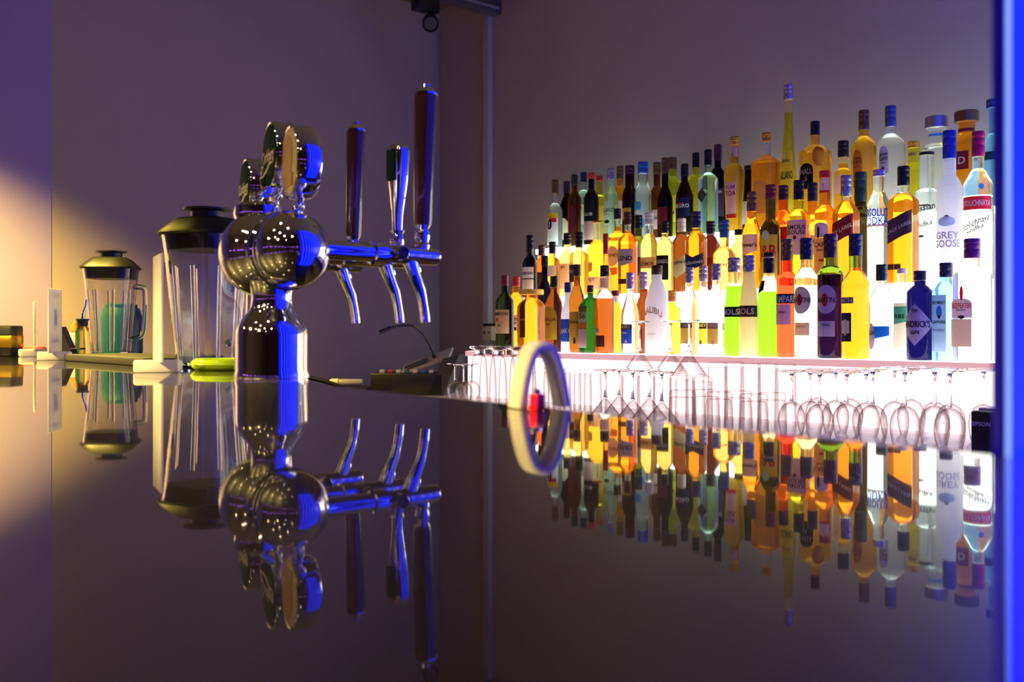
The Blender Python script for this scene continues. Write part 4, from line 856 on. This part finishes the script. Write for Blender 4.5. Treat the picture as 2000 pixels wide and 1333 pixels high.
# ================================================================== blender jars
def jar(name, x, y, label, rz):
    j = empty(name, (x, y, 0), label, 'blender jar', rz)
    sq = lambda p, z: (abs(math.cos(p)) ** 4 + abs(math.sin(p)) ** 4) ** -.25
    Hj = .282
    outer = [(0, 0), (.050, 0), (.054, .004), (.0565, .03), (.066, .14), (.0745, .24), (.078, .272), (.080, Hj)]
    inner = [(.0765, Hj), (.0745, .270), (.071, .24), (.0625, .14), (.053, .035), (.050, .010), (0, .010)]
    lathe_obj('jar_body', outer + inner, glass('jar_plastic', (.93,.93,.95), .02, 1.42), j, 48, shape=sq)
    RIB = glass('jar_rib', (.86,.86,.95), .12, 1.45)
    for k in range(8):
        a = PI / 8 + k * PI / 4
        f = sq(a, 0)
        tube_obj('jar_rib', [(.0535 * f * math.cos(a), .0535 * f * math.sin(a), .012), (.0605 * f * math.cos(a), .0605 * f * math.sin(a), .14), (.0655 * f * math.cos(a), .0655 * f * math.sin(a), .215)], .0048, RIB, j, 8)
    LID = pbr('lid_rubber', (.010,.009,.010), .42, spec=.25, noise=.1)
    lid = lathe_obj('lid', [(0, .250), (.070, .250), (.0745, Hj), (.085, Hj), (.087, Hj + .004), (.083, Hj + .010), (.060, Hj + .032), (.050, Hj + .038), (0, Hj + .038)], LID, j, 40, shape=sq)
    lathe_obj('lid_plug', [(0, Hj + .036), (.034, Hj + .036), (.035, Hj + .052), (.050, Hj + .055), (.050, Hj + .059), (.036, Hj + .061), (0, Hj + .061)], BLACKP, lid, 32)
    tube_obj('handle', [(.072, 0, .225), (.100, 0, .222), (.108, 0, .205), (.107, 0, .120), (.098, 0, .065), (.060, 0, .050)], .0085, glass('jar_handle', (.9,.9,.95), .05, 1.42), j, 12)
jx, jy, _ = (0.884, 2.0461, 0.0001)
jar('blender_jar', jx, jy, 'large clear ribbed blender jar behind the beer tower', math.radians(20))
jx, jy, _ = (1.1081, 3.3276, 0.0016)
jar('blender_jar', jx, jy, 'clear ribbed blender jar in front of the teal canister', math.radians(-35))

# ================================================================== small things on the left of the counter
TEAL = pbr('teal_plastic', (.004,.085,.12), .35)
cx_, cy_, _ = (1.2195, 3.5612, -0.0022)
c = empty('teal_canister', (cx_, cy_, 0), 'round teal canister behind the farther blender jar', 'canister')
lathe_obj('canister_body', [(0, 0), (.070, 0), (.074, .004), (.074, .120), (.066, .150), (.062, .160), (0, .160)], TEAL, c, 32)
lathe_obj('canister_neck', [(0, .160), (.056, .160), (.056, .172), (.052, .175), (0, .175)], TEAL, c, 32)

mat_ = box_obj('bar_mat', (.885, 2.455, .009), (.19, .57, .018), pbr('mat_rubber', (.022,.020,.022), .6, bump=.4, nscale=300), None, .004)
tag(mat_, 'long black rubber bar mat on the counter', 'bar mat')

def stand(loc, rotb, rotp, h, w, label, lines):
    s = empty('sign_holder', loc, label, 'sign holder')
    box_obj('foot_block', (0, 0, .0115), (.086, .030, .023), ACRYL, s, .004, rotz=rotb)
    p = box_obj('panel', (0, 0, .023 + h / 2 - .004), (w, .005, h), ACRYL, s, .0015, rotz=rotp)
    for (z, hh_, ww) in lines:
        box_obj('printed_block', Vector((math.sin(rotp), -math.cos(rotp), 0)) * .0027 + Vector((0, 0, .023 + z)), (ww, .0006, hh_), pbr('grey_print', (.16,.14,.20), .6), p, rotz=rotp)
sx_, sy_, _ = (0.694, 1.827, 0.0006)
v = math.atan2(sy_, sx_)
stand((sx_, sy_, 0), v - PI / 2, v + math.radians(8), .200, .10, 'white acrylic menu stand, tallest and nearest of three', [(.05, .030, .05)])
sx_, sy_, _ = (0.7887, 2.8114, 0.0012)
v = math.atan2(sy_, sx_)
stand((sx_, sy_, 0), v - PI / 2, v - PI + math.radians(-22), .172, .085, 'violet-lit menu stand beside the bar mat', [(.09, .045, .02), (.03, .01, .05), (.15, .006, .04)])
sx_, sy_, _ = (0.8597, 3.2768, 0.0013)
v = math.atan2(sy_, sx_)
stand((sx_, sy_, 0), v - PI / 2 + .3, v + math.radians(1.5), .150, .08, 'thin menu stand seen edge-on, farthest left of three', [])

bx_, by_, _ = (0.7944, 3.3983, 0.0033)
b = empty('tea_box', (bx_, by_, 0), 'black box with glittering gold band at left edge', 'box', math.radians(-42))
box_obj('box_body', (0, 0, .048), (.105, .075, .096), BLACKP, b, .006)
g = pbr('gold_glitter', (.55,.36,.03), .3, .8, noise=.6, nscale=900)
box_obj('gold_band', (0, 0, .046), (.1065, .0765, .040), g, b, .004)
tr_x, tr_y, _ = (0.905, 3.4616, 0.0039)
tr = empty('serving_tray', (tr_x, tr_y, 0), 'small black tray carrying a pink cloth', 'tray', math.radians(-42))
box_obj('tray_base', (0, 0, .006), (.115, .09, .012), BLACKP, tr, .003)
for s_ in (-1, 1):
    box_obj('tray_rim', (0, s_ * .044, .016), (.115, .006, .012), BLACKP, tr, .002)
    box_obj('tray_rim', (s_ * .0555, 0, .016), (.006, .082, .012), BLACKP, tr, .002)
pk = lathe_obj('folded_cloth', [(0, .0125), (.036, .0125), (.042, .018), (.038, .028), (.024, .033), (0, .034)], pbr('pink_cloth', (.85,.08,.16), .7, bump=.5), None, 20, shape=lambda p, z: 1 + .12 * math.sin(3 * p), loc=(tr_x, tr_y, 0))
tag(pk, 'pink crumpled cloth lying on the small black tray', 'cloth')
wx, wy, _ = (0.9378, 3.2101, 0.0045)
w_ = empty('card_holder', (wx, wy, 0), 'dark wedge-shaped card holder behind the violet-lit stand', 'card holder', math.radians(-42))
me = [(-.028, -.02, 0), (.028, -.02, 0), (.028, .02, 0), (-.028, .02, 0), (-.022, -.02, .092), (-.014, -.02, .092), (-.014, .02, .092), (-.022, .02, .092)]
mesh_obj('wedge', me, [(0, 1, 2, 3), (4, 5, 6, 7), (0, 1, 5, 4), (1, 2, 6, 5), (2, 3, 7, 6), (3, 0, 4, 7)], pbr('navy_plastic', (.02,.016,.03), .4), w_, smooth=False)
box_obj('ledge', (.030, 0, .024), (.035, .04, .005), pbr('navy_plastic', (.02,.016,.03), .4), w_, .001)
ox, oy, _ = (1.0077, 3.295, 0.002)
ob = empty('syrup_pump_bottle', (ox, oy, 0), 'small clear dispenser bottle with black collar and spout', 'bottle')
lathe_obj('body', [(0, 0), (.020, 0), (.022, .004), (.022, .075), (.018, .088), (.013, .094), (0, .094)], glass('oil_amber', (.95,.72,.35), .02), ob, 20)
lathe_obj('collar', [(0, .094), (.016, .094), (.017, .112), (.020, .114), (.020, .118), (0, .118)], BLACKP, ob, 20)
tube_obj('spout', [(0, 0, .117), (.002, 0, .135), (.010, 0, .158), (.012, 0, .180)], lambda t: .006 - .003 * t, CHROME, ob, 10)
ox, oy, _ = (1.0328, 3.4577, -0.0012)
sb = empty('squeeze_bottle', (ox, oy, 0), 'slim squeeze bottle with orange cone tip behind card holder', 'bottle')
lathe_obj('body', [(0, 0), (.016, 0), (.018, .003), (.018, .070), (.014, .078), (0, .078)], ACRYL, sb, 20)
lathe_obj('nozzle', [(0, .078), (.017, .078), (.016, .083), (.003, .112), (0, .113)], pbr('orange_plastic', (.85,.16,.01), .4), sb, 20)
gx, gy, _ = (0.8459, 1.8814, 0.0001)
gd = lathe_obj('lime_dish', [(0, 0), (.052, 0), (.060, .005), (.063, .011), (.060, .018), (.052, .0225), (.040, .022), (.036, .016), (0, .014)], pbr('lime_plastic', (.62,.95,.015), .25), None, 40, loc=(gx, gy, 0))
tag(gd, 'shiny lime green plastic dish behind the beer tower base', 'dish')

# ================================================================== ribbed loop in the foreground
lx, ly, _ = (0.6477, 0.7093, -0.0006)
lp = empty('strap_loop', (lx, ly, 0), 'pale ribbed arch-shaped strap loop standing on the counter', 'strap loop')
fw = Vector((.6494, .7604, 0)); rt_ = Vector((.7604, -.6494, 0))
th = math.radians(64)
ax = (-math.cos(th)) * rt_ + math.sin(th) * fw
sd = math.sin(th) * rt_ + math.cos(th) * fw
LOOP = pbr('loop_rubber', (.58,.56,.58), .5)
V, Fc = [], []
N = 44
bw, tk = .026, .0085
path = []
for i in range(N + 1):
    t = -1 + 2 * i / N
    a = (t + 1) / 2 * PI
    xx = (.0195 if t < 0 else .0215) * t; zz = .056 * (1 - abs(t) ** 2.3)
    path.append((xx, zz))
for i, (xx, zz) in enumerate(path):
    p0, p1 = path[max(0, i - 1)], path[min(N, i + 1)]
    tx_, tz_ = p1[0] - p0[0], p1[1] - p0[1]; l = math.hypot(tx_, tz_)
    nx, nz = -tz_ / l, tx_ / l
    for (o_, b_) in ((0, .001), (.0, bw - .001), (tk - .001, bw), (tk, bw - .001), (tk, .001), (tk - .001, 0), (.001, 0)):
        V.append(sd * (xx + nx * o_) + ax * b_ + Vector((0, 0, zz + max(0, nz) * o_)))
m = 7
for i in range(N):
    for k in range(m):
        j = (k + 1) % m
        Fc.append((i * m + k, i * m + j, (i + 1) * m + j, (i + 1) * m + k))
Fc += [tuple(range(m)), tuple(range(N * m, N * m + m))[::-1]]
mesh_obj('band', V, Fc, LOOP, lp, ang=50)
for i in range(1, N):
    (xx, zz) = path[i]
    p0, p1 = path[i - 1], path[i + 1]
    tx_, tz_ = p1[0] - p0[0], p1[1] - p0[1]; l = math.hypot(tx_, tz_)
    nx, nz = -tz_ / l, tx_ / l
    c0 = sd * (xx + nx * tk) + ax * (bw * .5) + Vector((0, 0, zz + nz * tk))
    rot = Matrix((sd * (tx_ / l) + Vector((0, 0, tz_ / l)), ax, sd * nx + Vector((0, 0, nz)))).transposed()
    box_obj('rib', c0, (.0022, bw * .92, .0016), LOOP, lp, .0004, rot=rot)

# red lighter standing at the counter edge behind the loop
rx, ry, _ = (0.6465, 0.7169, 0.0005)
rl = empty('lighter', (rx - .018, ry - .018, 0), 'small red plastic lighter seen through the strap loop', 'lighter')
box_obj('lighter_body', (0, 0, .008), (.012, .012, .016), pbr('red_plastic', (.75,.005,.05), .25), rl, .002)
lathe_obj('lighter_top', [(0, .016), (.004, .016), (.004, .020), (0, .021)], CHROME, rl, 12)

# ================================================================== console, cable, marker on the far worktop
kx, ky, _ = (2.3379, 3.3688, -0.1755)
kn = empty('paging_console', (kx, ky, ZW), 'black sloped desk console with gooseneck microphone', 'console', math.radians(-48))
box_obj('base', (0, 0, .045), (.30, .22, .090), BLACKP, kn, .006)
V = [(.150, -.11, .0), (.150, .11, .0), (.215, .11, .165), (.215, -.11, .165), (.085, -.11, .0), (.085, .11, .0), (.150, .11, .150), (.150, -.11, .150)]
mesh_obj('side_cheek', V, [(0, 1, 2, 3), (4, 7, 6, 5), (0, 3, 7, 4), (1, 5, 6, 2), (3, 2, 6, 7), (0, 4, 5, 1)], DARKP, kn, smooth=False)
panel = box_obj('sloped_panel', (.055, .02, .132), (.22, .17, .012), pbr('console_grey', (.42,.38,.36), .45), kn, .003, rot=Matrix.Rotation(math.radians(-20), 3, 'Y') @ Matrix.Rotation(math.radians(14), 3, 'X'))
box_obj('display', (.02, -.02, .128), (.10, .035, .006), pbr('display_dark', (.05,.05,.06), .2), panel, .001, rot=Matrix.Rotation(math.radians(-20), 3, 'Y') @ Matrix.Rotation(math.radians(14), 3, 'X'))
for i in range(7):
    box_obj('key', (-.105 + i * .034, -.088, .097), (.020, .018, .014), pbr(('key_white', 'key_red', 'key_blue')[(0, 1, 0, 2, 0, 2, 0)[i]], ((.6,.55,.5), (.5,.03,.03), (.04,.10,.25))[(0, 1, 0, 2, 0, 2, 0)[i]], .4), kn, .003)
GN = [(2.4102, 3.307, -0.0359), (2.4022, 3.3139, -0.0106), (2.3803, 3.3195, 0.036), (2.3462, 3.3222, 0.0782), (2.3019, 3.3206, 0.1011), (2.2511, 3.3377, 0.1009), (2.2116, 3.3452, 0.0926)]
inv = (Matrix.Translation(kn.location) @ Matrix.Rotation(math.radians(-48), 4, 'Z')).inverted()
gn = tube_obj('gooseneck', [inv @ Vector(p) for p in GN], .0045, BLACKP, kn, 10)
tube_obj('microphone', [inv @ Vector(p) for p in ((2.2132, 3.3438, 0.0926), (2.1904, 3.3501, 0.0843), (2.1677, 3.3563, 0.074))], .0085, BLACKP, gn, 12)
tube_obj('gooseneck_socket', [inv @ Vector(p) for p in ((2.4134, 3.3043, -0.0444), (2.4038, 3.3125, -0.0148))], .010, BLACKP, gn, 12, smooth_path=False)
qx, qy, _ = (2.0028, 3.3525, -0.1614)
qs = box_obj('flat_case', (qx, qy, ZW + .022), (.20, .16, .044), BLACKP, None, .006, rotz=math.radians(-40))
tag(qs, 'flat black case lying left of the console', 'case')
mkx = empty('marker_pen', (2.0263, 3.3456, -0.116), 'thick white-tipped marker resting on the flat black case', 'marker', math.radians(-42))
mkx.location.z = ZW + .044 + .0155
lathe_obj('barrel', [(0, -.045), (.012, -.045), (.0135, -.040), (.0135, .045), (.012, .048), (0, .048)], pbr('marker_grey', (.35,.32,.30), .4), mkx, 16, axis=(1, 0, 0))
lathe_obj('tip_cap', [(0, -.085), (.009, -.082), (.0145, -.074), (.015, -.046), (0, -.046)], pbr('marker_cream', (.75,.62,.40), .4), mkx, 16, axis=(1, 0, 0))
cb = tube_obj('black_cable', [(1.6387, 3.2032, -0.0928), (1.6939, 3.1561, -0.0856), (1.7284, 3.1266, -0.0874), (1.7766, 3.0854, -0.1019), (1.8152, 3.0524, -0.1219), (1.8456, 3.0265, -0.1436)], .008, BLACKP, None, 10)
tag(cb, 'thick black cable looping left from the flat case', 'cable')

# ================================================================== on the walls
cd_ = box_obj('wall_conduit', (3.035, (3.03, 3.7356)[1], .70), (.03, .046, 1.90), pbr('conduit_plastic', (.42,.40,.48), .4), None, .004)
tag(cd_, 'vertical grey cable conduit on the right wall', 'conduit')
sk = empty('wall_socket', (3.03, (3.03, 3.712)[1] + .0, .035), 'cream double wall socket box behind the bottles', 'socket')
box_obj('socket_box', (0, 0, .035), (.04, .075, .07), pbr('socket_cream', (.55,.48,.36), .5), sk, .004)
box_obj('socket_top', (0, 0, .076), (.035, .066, .014), BLACKP, sk, .002)
for s_ in (-1, 1): box_obj('socket_hole', (-.0205, s_ * .018, .040), (.002, .012, .012), DARKP, sk, .0005)
tk_y = (3.0, 3.6714)[1]
tr2 = empty('lighting_track', (2.3, tk_y, 1.75), 'dark lighting track with spotlight near the ceiling corner', 'lighting track')
TRK = pbr('track_metal', (.10,.09,.13), .4, .3)
box_obj('track_rail', (0, 0, -.105), (1.48, .055, .085), TRK, tr2, .004)
box_obj('track_groove', (0, -.0285, -.120), (1.46, .004, .012), pbr('track_line', (.25,.22,.30), .4), tr2)
for xx in (-.6, .6): box_obj('track_hanger', (xx, 0, -.031), (.03, .03, .062), TRK, tr2)
hx = (2.6183, 3.6159, 1.5151)
l0 = Vector(hx) - Vector((2.3, tk_y, 1.75))
box_obj('spot_adapter', (l0.x, 0, -.180), (.12, .06, .075), BLACKP, tr2, .004)
sp_ = lathe_obj('spot_head', [(0, -.045), (.030, -.045), (.036, -.030), (.038, .030), (.034, .034), (.030, .026), (0, .026)], BLACKP, tr2, 24, loc=(l0.x + .02, -.01, -.265), axis=(-.5, -.75, -.45))
lathe_obj('spot_lens', [(0, .027), (.029, .027), (0, .028)], DARKP, sp_, 20, loc=(l0.x + .02, -.01, -.265), axis=(-.5, -.75, -.45))
tube_obj('spot_yoke', [(l0.x, 0, -.215), (l0.x + .02, -.01, -.24)], .008, BLACKP, tr2, 8, smooth_path=False)
